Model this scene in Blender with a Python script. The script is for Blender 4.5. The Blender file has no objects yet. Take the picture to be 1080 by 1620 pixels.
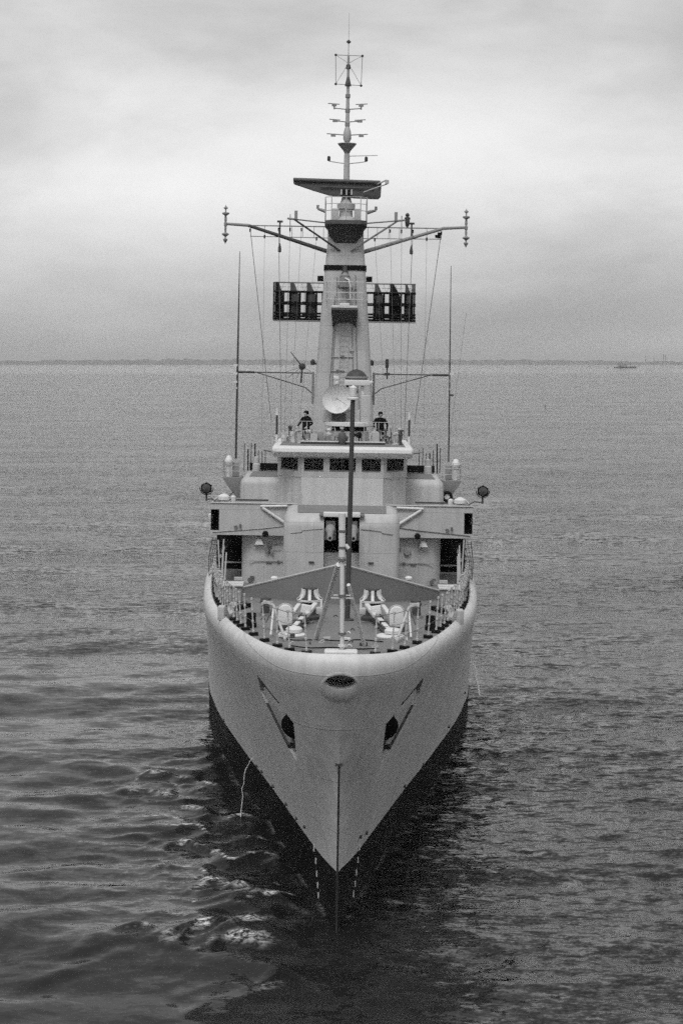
import bpy, bmesh, math, random
import numpy as np
from mathutils import Vector, Matrix, Euler
random.seed(7); rng = np.random.default_rng(7)
R = math.radians
scene = bpy.context.scene

# ---------------------------------------------------------------- camera, sky, sun, exposure
H, D, F, HZ = 17.6, 53.0, 2735.0, 573.0          # eye height, metres to the stem, focal length and horizon row of the 1080 x 1620 photograph
cam_d = bpy.data.cameras.new('camera'); cam = bpy.data.objects.new('camera', cam_d)
scene.collection.objects.link(cam); scene.camera = cam
cam.location = (0, 0, H); cam.rotation_euler = (R(90), 0, 0)
cam_d.sensor_fit = 'VERTICAL'; cam_d.sensor_height = 36; cam_d.sensor_width = 24
cam_d.lens = F / 1620 * 36; cam_d.shift_y = (HZ - 810) / 1620
cam_d.clip_start = 0.5; cam_d.clip_end = 120000

SUN_EL, SUN_AZ = 55, 195                          # degrees; azimuth measured from +Y clockwise, behind the camera and to the left
world = bpy.data.worlds.new('World'); scene.world = world; world.use_nodes = True
nt = world.node_tree; nt.nodes.clear()
def N(tree, typ, **kw):
    n = tree.nodes.new(typ)
    for k, v in kw.items():
        if k.startswith('i_'):
            n.inputs[int(k[2:]) if k[2:].isdigit() else k[2:]].default_value = v
        else: setattr(n, k, v)
    return n
def math_node(tree, op, a, b=None, c=None, clamp=False):
    n = tree.nodes.new('ShaderNodeMath'); n.operation = op; n.use_clamp = clamp
    for i, v in enumerate((a, b, c)):
        if v is None: continue
        if isinstance(v, (int, float)): n.inputs[i].default_value = v
        else: tree.links.new(v, n.inputs[i])
    return n.outputs[0]
def ramp(tree, fac, stops, interp='LINEAR'):
    n = tree.nodes.new('ShaderNodeValToRGB'); n.color_ramp.interpolation = interp
    e = n.color_ramp.elements
    while len(e) < len(stops): e.new(0.5)
    for el, (p, v) in zip(e, stops): el.position = p; el.color = (v, v, v, 1)
    tree.links.new(fac, n.inputs[0]); return n.outputs[0]
wo = N(nt, 'ShaderNodeOutputWorld'); bg = N(nt, 'ShaderNodeBackground'); bg.inputs['Strength'].default_value = 0.1
nt.links.new(bg.outputs[0], wo.inputs[0])
sky = N(nt, 'ShaderNodeTexSky', sky_type='NISHITA', sun_disc=False, sun_elevation=R(SUN_EL), sun_rotation=R(SUN_AZ), air_density=1.0, dust_density=3.0)
bw = N(nt, 'ShaderNodeRGBToBW'); nt.links.new(sky.outputs[0], bw.inputs[0])
tc = N(nt, 'ShaderNodeTexCoord'); sep = N(nt, 'ShaderNodeSeparateXYZ'); nt.links.new(tc.outputs['Generated'], sep.inputs[0])
mp = N(nt, 'ShaderNodeMapping'); mp.inputs['Scale'].default_value = (3.0, 3.0, 8.0); mp.inputs['Rotation'].default_value = (0, R(-16), 0); mp.inputs['Location'].default_value = (-3.26, 3.474, 2.638)
nt.links.new(tc.outputs['Generated'], mp.inputs[0])
nz = N(nt, 'ShaderNodeTexNoise'); nz.inputs['Scale'].default_value = 1.25; nz.inputs['Detail'].default_value = 9; nz.inputs['Roughness'].default_value = .56; nz.inputs['Distortion'].default_value = .25
nt.links.new(mp.outputs[0], nz.inputs['Vector'])
cl = ramp(nt, nz.outputs['Fac'], [(.30, .45), (.46, .59), (.60, .76), (.75, .85)], 'B_SPLINE')
gr = ramp(nt, sep.outputs['Z'], [(0.0, .66), (.05, .79), (.10, 1.0), (.20, .84)], 'EASE')
cloud = math_node(nt, 'MULTIPLY', math_node(nt, 'MULTIPLY', cl, gr), 9.9)
skyc = math_node(nt, 'ADD', math_node(nt, 'MULTIPLY', bw.outputs[0], .10), math_node(nt, 'MULTIPLY', cloud, .90))
nt.links.new(skyc, bg.inputs['Color'])

sun_d = bpy.data.lights.new('sun', 'SUN'); sun_d.energy = 1.5; sun_d.angle = R(25); sun_d.color = (1, 1, 1)
sun = bpy.data.objects.new('sun', sun_d); scene.collection.objects.link(sun)
az, el = R(SUN_AZ), R(SUN_EL)
sv = Vector((math.sin(az) * math.cos(el), math.cos(az) * math.cos(el), math.sin(el)))
sun.rotation_euler = sv.to_track_quat('Z', 'Y').to_euler()
scene.view_settings.view_transform = 'Standard'; scene.view_settings.look = 'None'
scene.view_settings.exposure = 0.3; scene.view_settings.gamma = 1.0; scene.view_settings.use_curve_mapping = False
scene.cycles.max_bounces = 6; scene.cycles.use_denoising = False
scene.cycles.use_adaptive_sampling = True; scene.cycles.adaptive_threshold = 0.20; scene.cycles.adaptive_min_samples = 16   # leaves a fine grain like the film's

# ---------------------------------------------------------------- materials (black and white film: every colour is a grey)
MATS = {}
def paint(name, g, rough=.55, var=.12, scale=.8, streak=0.0, bump=.0, spec=.4, fine=0.0, metallic=0, seams=None):
    m = bpy.data.materials.new(name); m.use_nodes = True; t = m.node_tree
    b = t.nodes['Principled BSDF']; b.inputs['Roughness'].default_value = rough; b.inputs['Specular IOR Level'].default_value = spec; b.inputs['Metallic'].default_value = metallic
    co = N(t, 'ShaderNodeTexCoord')
    n1 = N(t, 'ShaderNodeTexNoise'); n1.inputs['Scale'].default_value = scale; n1.inputs['Detail'].default_value = 6; n1.inputs['Roughness'].default_value = .6
    t.links.new(co.outputs['Object'], n1.inputs['Vector'])
    v = math_node(t, 'MULTIPLY_ADD', math_node(t, 'SUBTRACT', n1.outputs['Fac'], .5), var * 3, 1.0)
    if streak:
        mpp = N(t, 'ShaderNodeMapping'); mpp.inputs['Scale'].default_value = (2.2, 2.2, .16); t.links.new(co.outputs['Object'], mpp.inputs[0])
        n2 = N(t, 'ShaderNodeTexNoise'); n2.inputs['Scale'].default_value = 1.6; n2.inputs['Detail'].default_value = 5; t.links.new(mpp.outputs[0], n2.inputs['Vector'])
        st = math_node(t, 'MULTIPLY_ADD', math_node(t, 'SUBTRACT', n2.outputs['Fac'], .5), streak * 3, 1.0)
        v = math_node(t, 'MULTIPLY', v, st)
    if fine:
        n3 = N(t, 'ShaderNodeTexNoise'); n3.inputs['Scale'].default_value = 26; n3.inputs['Detail'].default_value = 2; t.links.new(co.outputs['Object'], n3.inputs['Vector'])
        v = math_node(t, 'MULTIPLY', v, math_node(t, 'MULTIPLY_ADD', math_node(t, 'SUBTRACT', n3.outputs['Fac'], .5), fine * 3, 1.0))
    hgt = n1.outputs['Fac']
    if seams:                                  # welded plate butts and seams: (axis along the plating, plate length, plate height)
        sx_ = N(t, 'ShaderNodeSeparateXYZ'); t.links.new(co.outputs['Object'], sx_.inputs[0]); cx_ = N(t, 'ShaderNodeCombineXYZ')
        t.links.new(sx_.outputs[seams[0]], cx_.inputs[0]); t.links.new(sx_.outputs['Z'], cx_.inputs[1])
        br_ = N(t, 'ShaderNodeTexBrick'); br_.inputs['Scale'].default_value = 1; br_.inputs['Brick Width'].default_value = seams[1]; br_.inputs['Row Height'].default_value = seams[2]; br_.inputs['Mortar Size'].default_value = .028; br_.inputs['Mortar Smooth'].default_value = .8
        t.links.new(cx_.outputs[0], br_.inputs['Vector'])
        v = math_node(t, 'MULTIPLY', v, math_node(t, 'MULTIPLY_ADD', br_.outputs['Fac'], -.17, 1.0))
        hgt = math_node(t, 'ADD', hgt, math_node(t, 'MULTIPLY', br_.outputs['Fac'], .35))
    v = math_node(t, 'MULTIPLY', v, g, clamp=True)
    t.links.new(v, b.inputs['Base Color'])
    if bump:
        bn = N(t, 'ShaderNodeBump'); bn.inputs['Strength'].default_value = .5; bn.inputs['Distance'].default_value = bump
        t.links.new(hgt, bn.inputs['Height']); t.links.new(bn.outputs[0], b.inputs['Normal'])
    MATS[name] = m; return m
GREY = paint('light_grey_paint', .42, .55, .14, .7, .15, .014, fine=.08, seams=('X', 2.3, 1.22))
WHITE = paint('pale_paint', .62, .5, .07, 1.5, .05, fine=.04)
FRONT_LIT = paint('front_lit_grey', .50, .55, .10, .9, .12, .01, fine=.06)  # paler grey: brightness of the forward-facing bridge facet put into its colour
DECK = paint('deck_paint', .17, .75, .16, .55, 0, .004, fine=.14)
DARKER = paint('dark_paint_with_shade', .085, .7, .12, 1.5)  # dark tone of radar and fittings; also underside shade put into mast platforms' colour
DARK = paint('dark_grey_paint', .05, .6, .15, 1.5)
MID = paint('mid_grey_paint', .24, .6, .12, 1.2, .05)
BLACK = paint('black_paint', .008, .6, .2, 1.5, spec=.12)
STEEL = paint('bare_steel', .16, .4, .2, 2.0, metallic=.3)
WIRE = paint('wire_rope', .10, .6, .2, 3.0)
CLOTH = paint('dark_uniform_cloth', .010, .9, .2, 5.0, spec=.08)
SKIN = paint('skin', .42, .6, .05, 5.0)
FOAMW = paint('white_water', .78, .8, .1, 9.0, bump=.01)
LENS = paint('lamp_lens', .05, .12, .05, 3.0, spec=.6)

hullm = paint('hull_paint', .55, .55, .14, .45, .17, .03, fine=.10, seams=('Y', 5.5, 1.75))
t = hullm.node_tree; b = t.nodes['Principled BSDF']; src = b.inputs['Base Color'].links[0].from_socket
co = N(t, 'ShaderNodeTexCoord'); sp = N(t, 'ShaderNodeSeparateXYZ'); t.links.new(co.outputs['Object'], sp.inputs[0])
lim = math_node(t, 'MULTIPLY_ADD', sp.outputs['Y'], -.012, 2.17)
up = math_node(t, 'GREATER_THAN', sp.outputs['Z'], lim)
mixn = N(t, 'ShaderNodeMix', data_type='FLOAT'); t.links.new(up, mixn.inputs[0])
nb = N(t, 'ShaderNodeTexNoise'); nb.inputs['Scale'].default_value = 1.2; nb.inputs['Detail'].default_value = 6; t.links.new(co.outputs['Object'], nb.inputs['Vector'])
t.links.new(math_node(t, 'MULTIPLY', nb.outputs['Fac'], .009), mixn.inputs[2]); t.links.new(math_node(t, 'MULTIPLY_ADD', up, .25, .12), b.inputs['Specular IOR Level']); t.links.new(src, mixn.inputs[3])
t.links.new(mixn.outputs[0], b.inputs['Base Color'])

glass = bpy.data.materials.new('window_glass'); glass.use_nodes = True; t = glass.node_tree; t.nodes.clear()
go = N(t, 'ShaderNodeOutputMaterial'); gm = N(t, 'ShaderNodeMixShader'); gt = N(t, 'ShaderNodeBsdfTransparent'); gg = N(t, 'ShaderNodeBsdfGlossy'); fr = N(t, 'ShaderNodeFresnel')
gt.inputs[0].default_value = (.5, .5, .5, 1); gg.inputs['Roughness'].default_value = .03; fr.inputs[0].default_value = 1.45
t.links.new(fr.outputs[0], gm.inputs[0]); t.links.new(gt.outputs[0], gm.inputs[1]); t.links.new(gg.outputs[0], gm.inputs[2]); t.links.new(gm.outputs[0], go.inputs[0])

# ---------------------------------------------------------------- mesh helpers
class MB:
    def __init__(s): s.v = []; s.f = []; s.m = []; s.mi = 0
    def add(s, vs, fs):
        o = len(s.v); s.v += [tuple(p) for p in vs]; s.f += [tuple(i + o for i in f) for f in fs]; s.m += [s.mi] * len(fs); return s
    def box(s, c, d, rot=None, taper=1.0):
        hx, hy, hz = d[0] / 2, d[1] / 2, d[2] / 2; pts = []
        for z in (-1, 1):
            k = taper if z > 0 else 1
            for x, y in ((-1, -1), (1, -1), (1, 1), (-1, 1)):
                p = Vector((x * hx * k, y * hy * k, z * hz))
                if rot is not None: p.rotate(rot)
                pts.append(p + Vector(c))
        return s.add(pts, [(0, 3, 2, 1), (4, 5, 6, 7), (0, 1, 5, 4), (1, 2, 6, 5), (2, 3, 7, 6), (3, 0, 4, 7)])
    def bar(s, a, b, w, h):
        a, b = Vector(a), Vector(b); d = b - a; q = d.to_track_quat('Z', 'Y')
        return s.box((a + b) / 2, (w, h, d.length), q)
    def tube(s, a, b, r0, r1=None, n=8, caps=True):
        r1 = r0 if r1 is None else r1
        a, b = Vector(a), Vector(b); q = (b - a).to_track_quat('Z', 'Y'); pts = []
        for c, r in ((a, r0), (b, r1)):
            for i in range(n):
                p = Vector((r * math.cos(2 * math.pi * i / n), r * math.sin(2 * math.pi * i / n), 0)); p.rotate(q); pts.append(c + p)
        fs = [(i, (i + 1) % n, n + (i + 1) % n, n + i) for i in range(n)]
        if caps: fs += [tuple(range(n - 1, -1, -1)), tuple(range(n, 2 * n))]
        return s.add(pts, fs)
    def path(s, pts, r, n=6):
        pts = [Vector(p) for p in pts]; rings = []
        for i, p in enumerate(pts):
            d = (pts[min(i + 1, len(pts) - 1)] - pts[max(i - 1, 0)]).normalized()
            q = d.to_track_quat('Z', 'Y'); rr = r[i] if isinstance(r, (list, tuple)) else r
            for k in range(n):
                v = Vector((rr * math.cos(2 * math.pi * k / n), rr * math.sin(2 * math.pi * k / n), 0)); v.rotate(q); rings.append(p + v)
        fs = [(i * n + k, i * n + (k + 1) % n, (i + 1) * n + (k + 1) % n, (i + 1) * n + k) for i in range(len(pts) - 1) for k in range(n)]
        fs += [tuple(range(n - 1, -1, -1)), tuple(range((len(pts) - 1) * n, len(pts) * n))]
        return s.add(rings, fs)
    def lathe(s, prof, c=(0, 0, 0), n=16, axis=(0, 0, 1)):
        q = Vector(axis).to_track_quat('Z', 'Y'); pts = []
        for r, z in prof:
            for i in range(n):
                p = Vector((max(r, 1e-4) * math.cos(2 * math.pi * i / n), max(r, 1e-4) * math.sin(2 * math.pi * i / n), z)); p.rotate(q); pts.append(p + Vector(c))
        k = len(prof)
        fs = [(j * n + i, j * n + (i + 1) % n, (j + 1) * n + (i + 1) % n, (j + 1) * n + i) for j in range(k - 1) for i in range(n)]
        fs += [tuple(range(n - 1, -1, -1)), tuple(range((k - 1) * n, k * n))]
        return s.add(pts, fs)
    def loft(s, rings, cap=True):
        n = len(rings[0]); pts = [p for r in rings for p in r]
        fs = [(j * n + i, j * n + (i + 1) % n, (j + 1) * n + (i + 1) % n, (j + 1) * n + i) for j in range(len(rings) - 1) for i in range(n)]
        if cap: fs += [tuple(range(n - 1, -1, -1)), tuple(range((len(rings) - 1) * n, len(rings) * n))]
        return s.add(pts, fs)
    def prism(s, poly, z0, z1):            # plan polygon (x, y), counter-clockwise
        return s.loft([[(x, y, z0) for x, y in poly], [(x, y, z1) for x, y in poly]])
    def mesh(s, name, mats, ang=.6, bevel=0):
        me = bpy.data.meshes.new(name); me.from_pydata(s.v, [], s.f)
        mats = mats if isinstance(mats, (list, tuple)) else [mats]
        for m in mats: me.materials.append(m)
        for p, i in zip(me.polygons, s.m): p.material_index = i
        bm = bmesh.new(); bm.from_mesh(me)
        bmesh.ops.recalc_face_normals(bm, faces=bm.faces)
        if bevel:
            es = [e for e in bm.edges if len(e.link_faces) == 2 and e.calc_face_angle(0) > .5]
            bmesh.ops.bevel(bm, geom=es, offset=bevel, segments=3, profile=.5, affect='EDGES', clamp_overlap=True)
        bm.to_mesh(me); bm.free()
        me.polygons.foreach_set('use_smooth', [True] * len(me.polygons)); me.set_sharp_from_angle(angle=ang)
        return me
def link(name, me, parent=None, loc=None, rot=None, **props):
    o = bpy.data.objects.new(name, me); scene.collection.objects.link(o)
    if parent is not None: o.parent = parent
    if loc is not None: o.location = loc
    if rot is not None: o.rotation_euler = rot
    for k, v in props.items(): o[k] = v
    return o
def P(name, mb, mat, parent, **kw):
    bevel = kw.pop('bevel', 0); ang = kw.pop('ang', .6)
    return link(name, mb.mesh(name, mat, ang, bevel), parent, **kw)
def empty(name, loc, parent=None, **props): return link(name, None, parent, loc, **props)
def roundrect(hx, y0, y1, r, n=5):        # plan outline, ccw, x in [-hx, hx], y0 the end nearest the bow
    out = []
    for cx, cy, a0 in ((hx - r, y0 + r, -90), (hx - r, y1 - r, 0), (-hx + r, y1 - r, 90), (-hx + r, y0 + r, 180)):
        for i in range(n + 1):
            a = R(a0 + 90 * i / n); out.append((cx + r * math.cos(a), cy + r * math.sin(a)))
    return out

# ---------------------------------------------------------------- ship frame: x to the right, y aft from the stem, z up
X0, ROLL = -0.16, R(0.9)
ship = empty('frigate', (X0, D, 0), label='light grey naval frigate steaming straight towards the camera, tall plated mast, twin gun turret', category='warship')
ship.rotation_euler = (0, ROLL, 0)
cr, sr = math.cos(ROLL), math.sin(ROLL)
def L(px, py, s):                         # point of the ship seen in that direction, s metres aft of the stem
    k = (D + s) / F; wx = (px - 540) * k - X0; wz = H - (py - HZ) * k
    return Vector((cr * wx - sr * wz, s, sr * wx + cr * wz))
def LZ(py, s): return L(542, py, s).z
def hx(n, s): return n * (D + s) / F      # width of n picture rows at that distance
SIDES = (-1, 1)

def pchip(xs, ys):
    xs = np.array(xs, float); ys = np.array(ys, float); h = np.diff(xs); d = np.diff(ys) / h
    m = np.zeros_like(ys); m[0] = d[0]; m[-1] = d[-1]
    for i in range(1, len(xs) - 1):
        if d[i - 1] * d[i] > 0:
            w1 = 2 * h[i] + h[i - 1]; w2 = h[i] + 2 * h[i - 1]; m[i] = (w1 + w2) / (w1 / d[i - 1] + w2 / d[i])
    def f(x):
        x = np.clip(x, xs[0], xs[-1]); i = np.clip(np.searchsorted(xs, x) - 1, 0, len(xs) - 2); t = (x - xs[i]) / h[i]
        return ys[i] * (1 + 2 * t) * (1 - t) ** 2 + m[i] * h[i] * t * (1 - t) ** 2 + ys[i + 1] * t * t * (3 - 2 * t) + m[i + 1] * h[i] * t * t * (t - 1)
    return f
ZR = pchip([-4.5, 0, 5, 10, 15, 20, 25, 35, 60, 112], [9.35, 8.98, 8.64, 8.35, 8.08, 7.84, 7.66, 7.5, 7.35, 7.4])     # height of the deck edge
ST = pchip([-.4, 0, .24, .5, .75, 1.0], [.25, 0, -.7, -1.75, -3.0, -4.5])                                             # raked stem
KD = pchip([0, .06, .15, .35, .6, 1, 1.6, 2.5, 4.7, 8.5, 13.5, 19.5, 24.5, 30, 36, 60, 85, 112], [0, .42, .68, 1.02, 1.3, 1.62, 1.92, 2.22, 2.8, 3.6, 4.45, 5.3, 5.8, 6.2, 6.5, 6.6, 6.2, 4.6])
KW = pchip([0, .05, .2, 1, 5, 10, 17, 27, 34, 45, 60, 85, 112], [0, .03, .06, .22, .9, 1.9, 3.5, 5.6, 6.5, 6.6, 6.6, 5.6, 3.2])
def hull_pt(d, t):
    s = ST(t) + d; g = np.clip(t, 0, 1) ** 1.3
    sharp = 1 - math.exp(-d / (.02 + 6.0 * max(0.0, .85 - t) ** 2))           # the stem sharpens towards the waterline
    return float(KW(d) * (1 - g) + KD(d) * g * sharp), float(s), float(t * (ZR(s) - .38))
def hull_hb(s, z):                        # half breadth of the hull at a place along the ship and a height
    t = z / (float(ZR(s)) - .38); d = s - float(ST(t)); return hull_pt(d, t)[0]
def zdeck(s): return float(ZR(s)) - .10

# hull ------------------------------------------------------------
ds = list(np.concatenate([[0, .03, .08, .15, .25, .4, .6, .85, 1.2, 1.6, 2.1, 2.7, 3.4], np.arange(4.2, 30, 1.0), np.arange(30, 112, 4.0), [112]]))
ts = [-.38, -.2, 0] + list(np.linspace(.07, .972, 19))
nd = len(ds)
side_rows = [[hull_pt(d, t) for d in ds] for t in ts]
edge_row = [hull_pt(d, 1.0) for d in ds]; edge = [Vector((p[0], p[1], 0)) for p in edge_row]
def edge_normal(i):
    if i == 0: return Vector((0, -1, 0))
    a, c = edge[max(i - 1, 0)], edge[min(i + 1, nd - 1)]; tg = (c - a).normalized(); return Vector((tg.y, -tg.x, 0))
def inset(i, w):
    p = edge[i] - edge_normal(i) * w; p.x = max(p.x, 0.0 if i == 0 else .02); return p
rimrows = []
for u_ in (.12, .25, .38, .5, .62, .74, .86, 1.0):
    row = []
    for i in range(nd):
        p0 = Vector(side_rows[-1][i]); p1 = Vector(edge_row[i]) + Vector((0, 0, .28)); e2 = inset(i, .34); p2 = Vector((e2.x, e2.y, float(ZR(edge[i].y))))
        q_ = p0 * (1 - u_) ** 2 + p1 * 2 * u_ * (1 - u_) + p2 * u_ * u_; row.append((max(q_.x, 0), q_.y, q_.z))
    rimrows.append(row)
rimrows.append([(inset(i, .43).x, inset(i, .43).y, float(ZR(edge[i].y)) - .13) for i in range(nd)])
rows = side_rows + rimrows
bm = bmesh.new(); grid = {}
for j, row in enumerate(rows):
    for i, p in enumerate(row):
        for sd in SIDES:
            if i == 0:
                if sd == 1: grid[j, 0, 1] = grid[j, 0, -1] = bm.verts.new((0, p[1], p[2]))
            else: grid[j, i, sd] = bm.verts.new((sd * p[0], p[1], p[2]))
nr = len(rows)
for sd in SIDES:
    for j in range(nr - 1):
        for i in range(nd - 1):
            q = [grid[j, i, sd], grid[j, i + 1, sd], grid[j + 1, i + 1, sd], grid[j + 1, i, sd]]
            bm.faces.new(q if sd == 1 else q[::-1])
for j in (0, nr - 1):                     # keel and deck closure
    for i in range(1, nd - 1):
        q = [grid[j, i, 1], grid[j, i + 1, 1], grid[j, i + 1, -1], grid[j, i, -1]]; bm.faces.new(q if j else q[::-1])
    bm.faces.new([grid[j, 0, 1], grid[j, 1, 1], grid[j, 1, -1]])
for j in range(nr - 1): bm.faces.new([grid[j, nd - 1, 1], grid[j, nd - 1, -1], grid[j + 1, nd - 1, -1], grid[j + 1, nd - 1, 1]])
bmesh.ops.recalc_face_normals(bm, faces=bm.faces)
hme = bpy.data.meshes.new('hull'); bm.to_mesh(hme); bm.free(); hme.materials.append(hullm)
hull = link('hull', hme, ship)
# cut the anchor pockets, hawse pipes and the bow fairlead out of the solid hull
POCKET = [(0.6, 7.88), (-1.35, 7.40), (-2.0, 6.93), (-1.35, 6.25), (-.5, 5.42), (.25, 5.75), (1.35, 6.85), (1.5, 7.2)]
cut = MB()
for sd in SIDES:
    ring_o, ring_i = [], []
    for s_, z_ in POCKET:
        w = hull_hb(s_, z_); ring_o.append((sd * (w + .6), s_, z_)); ring_i.append((sd * (w - 1.0), s_, z_))
    cut.loft([ring_i, ring_o])
    cut2c = (sd * (hull_hb(-1.25, 6.55) - .55), -1.2, 6.5)
cutters = [cut]
c2 = MB()
for sd in SIDES:
    w = hull_hb(-1.1, 6.45); c2.tube((sd * (w - .3), -1.45, 6.55), (sd * (w - 1.25), .6, 7.3), .36, n=14)
cutters.append(c2)
c3 = MB(); c3.loft([[(.42 * math.cos(a), y, 8.58 + .20 * math.sin(a)) for a in np.linspace(0, 2 * math.pi, 20, endpoint=False)] for y in (-6, -2.9)])
cutters.append(c3)
for k, c in enumerate(cutters):
    co_ = link('cutter', c.mesh('cutter', hullm)); co_.parent = ship
    mod = hull.modifiers.new('cut', 'BOOLEAN'); mod.operation = 'DIFFERENCE'; mod.solver = 'EXACT'; mod.object = co_
    bpy.context.view_layer.update()
    ev = hull.evaluated_get(bpy.context.evaluated_depsgraph_get()); nm = bpy.data.meshes.new_from_object(ev)
    hull.modifiers.clear(); hull.data = nm; bpy.data.objects.remove(co_, do_unlink=True)
hull.data.name = 'hull'
hull.data.polygons.foreach_set('use_smooth', [True] * len(hull.data.polygons)); hull.data.set_sharp_from_angle(angle=.7)
# hull fittings ------------------------------------------------------
mb = MB(); pts = [hull_pt(0, t_) for t_ in np.linspace(-.02, .665, 14)]
mb.loft([[(-.034, p[1] + .10, p[2]), (.034, p[1] + .10, p[2]), (.026, p[1] - .018, p[2]), (-.026, p[1] - .018, p[2])] for p in pts])
p = hull_pt(0, .665); mb.box((0, p[1] + .0, p[2] + .0), (.22, .08, .05))
P('stem_bar', mb, DARK, hull)
def stem_s(x_, z_):
    for q in np.linspace(float(ST(min(z_ / 8.97, 1.0))) - .02, -1.5, 500):
        if hull_hb(q, min(z_, 8.95)) >= abs(x_): return float(q)
    return -2.0
mb = MB(); rings_ = []
for (rx, rz, zc, proud, back) in ((.62, .52, 8.38, -.03, 0), (.56, .45, 8.40, .03, 0), (.51, .37, 8.44, .05, 0), (.465, .29, 8.50, .05, 0), (.43, .22, 8.56, .02, 0), (.41, .195, 8.58, -.12, .25)):
    rg = []
    for a in np.linspace(0, 2 * math.pi, 32, endpoint=False):
        x_, z_ = rx * math.cos(a), min(zc + rz * math.sin(a), 8.93); low = .5 - .5 * math.sin(a)
        rg.append((x_, stem_s(x_, z_) - (proud * (.25 + 1.0 * low) if proud > 0 else proud) + back, z_))
    rings_.append(rg)
mb.loft(rings_, cap=False); P('bow_fairlead', mb, hullm, hull, ang=1.2)
for sd, cols in ((-1, [(497, 1342), (500, 1362), (501.5, 1382), (503, 1400), (504, 1416)]), (1, [(568, 1340), (565.5, 1360), (563, 1380), (561, 1398), (558.5, 1414)])):
    for px, py in cols:                      # draught figures painted on the black boot topping
        best = None
        for s_ in np.linspace(-.6, 6, 500):
            q = L(px, py, s_)
            if abs(abs(q.x) - hull_hb(s_, max(q.z, .02))) < .02 or (best is None and hull_hb(s_, max(q.z, .02)) >= abs(q.x)): best = q; break
        if best is None: continue
        nrm = Vector((sd * 1.0, -.35, -.12)).normalized()
        m1 = MB(); c = best + nrm * .012
        m1.box((0, 0, 0), (.09, .012, .19), Euler((0, R(sd * -4), 0)))
        P('draught_mark', m1, WHITE, hull, loc=c, rot=(0, 0, math.atan2(nrm.y, nrm.x) + math.pi / 2))
for sd, lst in ((-1, [(3.0, 2.55), (4.6, 2.4), (6.6, 2.35), (9.3, 2.3), (11.7, 2.25), (12.8, 2.2), (22, 2.0)]), (1, [(1.2, 2.75), (2.2, 2.6), (9.6, 2.3), (13.8, 2.1), (20, 2.3), (26, 2.6)])):
    for s_, z_ in lst:
        w = hull_hb(s_, z_); m1 = MB(); m1.tube((sd * (w - .1), s_, z_), (sd * (w + .07), s_, z_ - .02), .06, n=8)
        P('scupper', m1, DARK, hull)
# anchors in the pockets
for sd, lb in ((-1, 'stockless anchor housed in the hull pocket on the left of the bow'), (1, 'stockless anchor housed in the hull pocket on the right of the bow')):
    an = empty('anchor', (X0, D, 0), label=lb, category='anchor', group='anchors housed in the bow'); an.rotation_euler = (0, ROLL, 0)
    def hp(s_, z_, off): return Vector((sd * (hull_hb(s_, z_) + off), s_, z_))
    plate = [(.85, 7.42), (.1, 7.66), (-1.2, 7.36), (-1.45, 7.15), (-.95, 6.75), (-.35, 5.98), (.12, 5.88), (1.18, 6.93)]
    m1 = MB(); m1.loft([[hp(*q, -.8) for q in plate], [hp(*q, -.05) for q in plate]]); P('crown', m1, hullm, an, bevel=.035)
    m1 = MB(); m1.tube(hp(-1.0, 6.9, -.12), hp(-1.5, 6.75, -.55) + Vector((0, .3, .1)), .10, n=10); P('shank', m1, GREY, an)
    m1 = MB(); n_ = 14; A_, B_ = hp(-1.5, 6.72, -.10), hp(-.3, 7.1, -1.1); m1.lathe([(.38, 0), (.42, .02), (.42, .8), (.02, .82)], A_, n_, tuple(B_ - A_)); P('hawse_shade_plug', m1, BLACK, an)  # black plug, the hole's inner darkness painted as a solid
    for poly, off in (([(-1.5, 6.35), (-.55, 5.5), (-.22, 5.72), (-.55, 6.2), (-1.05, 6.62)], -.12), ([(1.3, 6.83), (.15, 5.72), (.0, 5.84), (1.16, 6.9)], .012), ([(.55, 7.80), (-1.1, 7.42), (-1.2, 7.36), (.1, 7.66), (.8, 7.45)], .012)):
        m1 = MB(); m1.loft([[hp(*q, -.5) for q in poly], [hp(*q, off) for q in poly]]); P('gap_shade', m1, DARK, an)  # dark bars painted in for shade in the pocket's slits and lower wall

# deck ----------------------------------------------------------------
mb = MB(); dl = []; dn = 12
for i in range(1, nd):
    e_ = inset(i, .43); zc = zdeck(e_.y)
    dl.append([(e_.x * k, e_.y, zc + .03 + .10 * (1 - k * k)) for k in np.linspace(-1, 1, dn)])
vs = [p for r in dl for p in r]
fs = [(j * dn + i, j * dn + i + 1, (j + 1) * dn + i + 1, (j + 1) * dn + i) for j in range(len(dl) - 1) for i in range(dn - 1)]
mb.add(vs, fs); deck = P('deck', mb, DECK, ship)
def ZD(s, x=0): return zdeck(s) + .13
mb = MB(); mb.box((0, -3.85, ZD(-3.8) + .04), (.95, .42, .14)); P('staff_base_plate', mb, WHITE, ship, bevel=.06)

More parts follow.
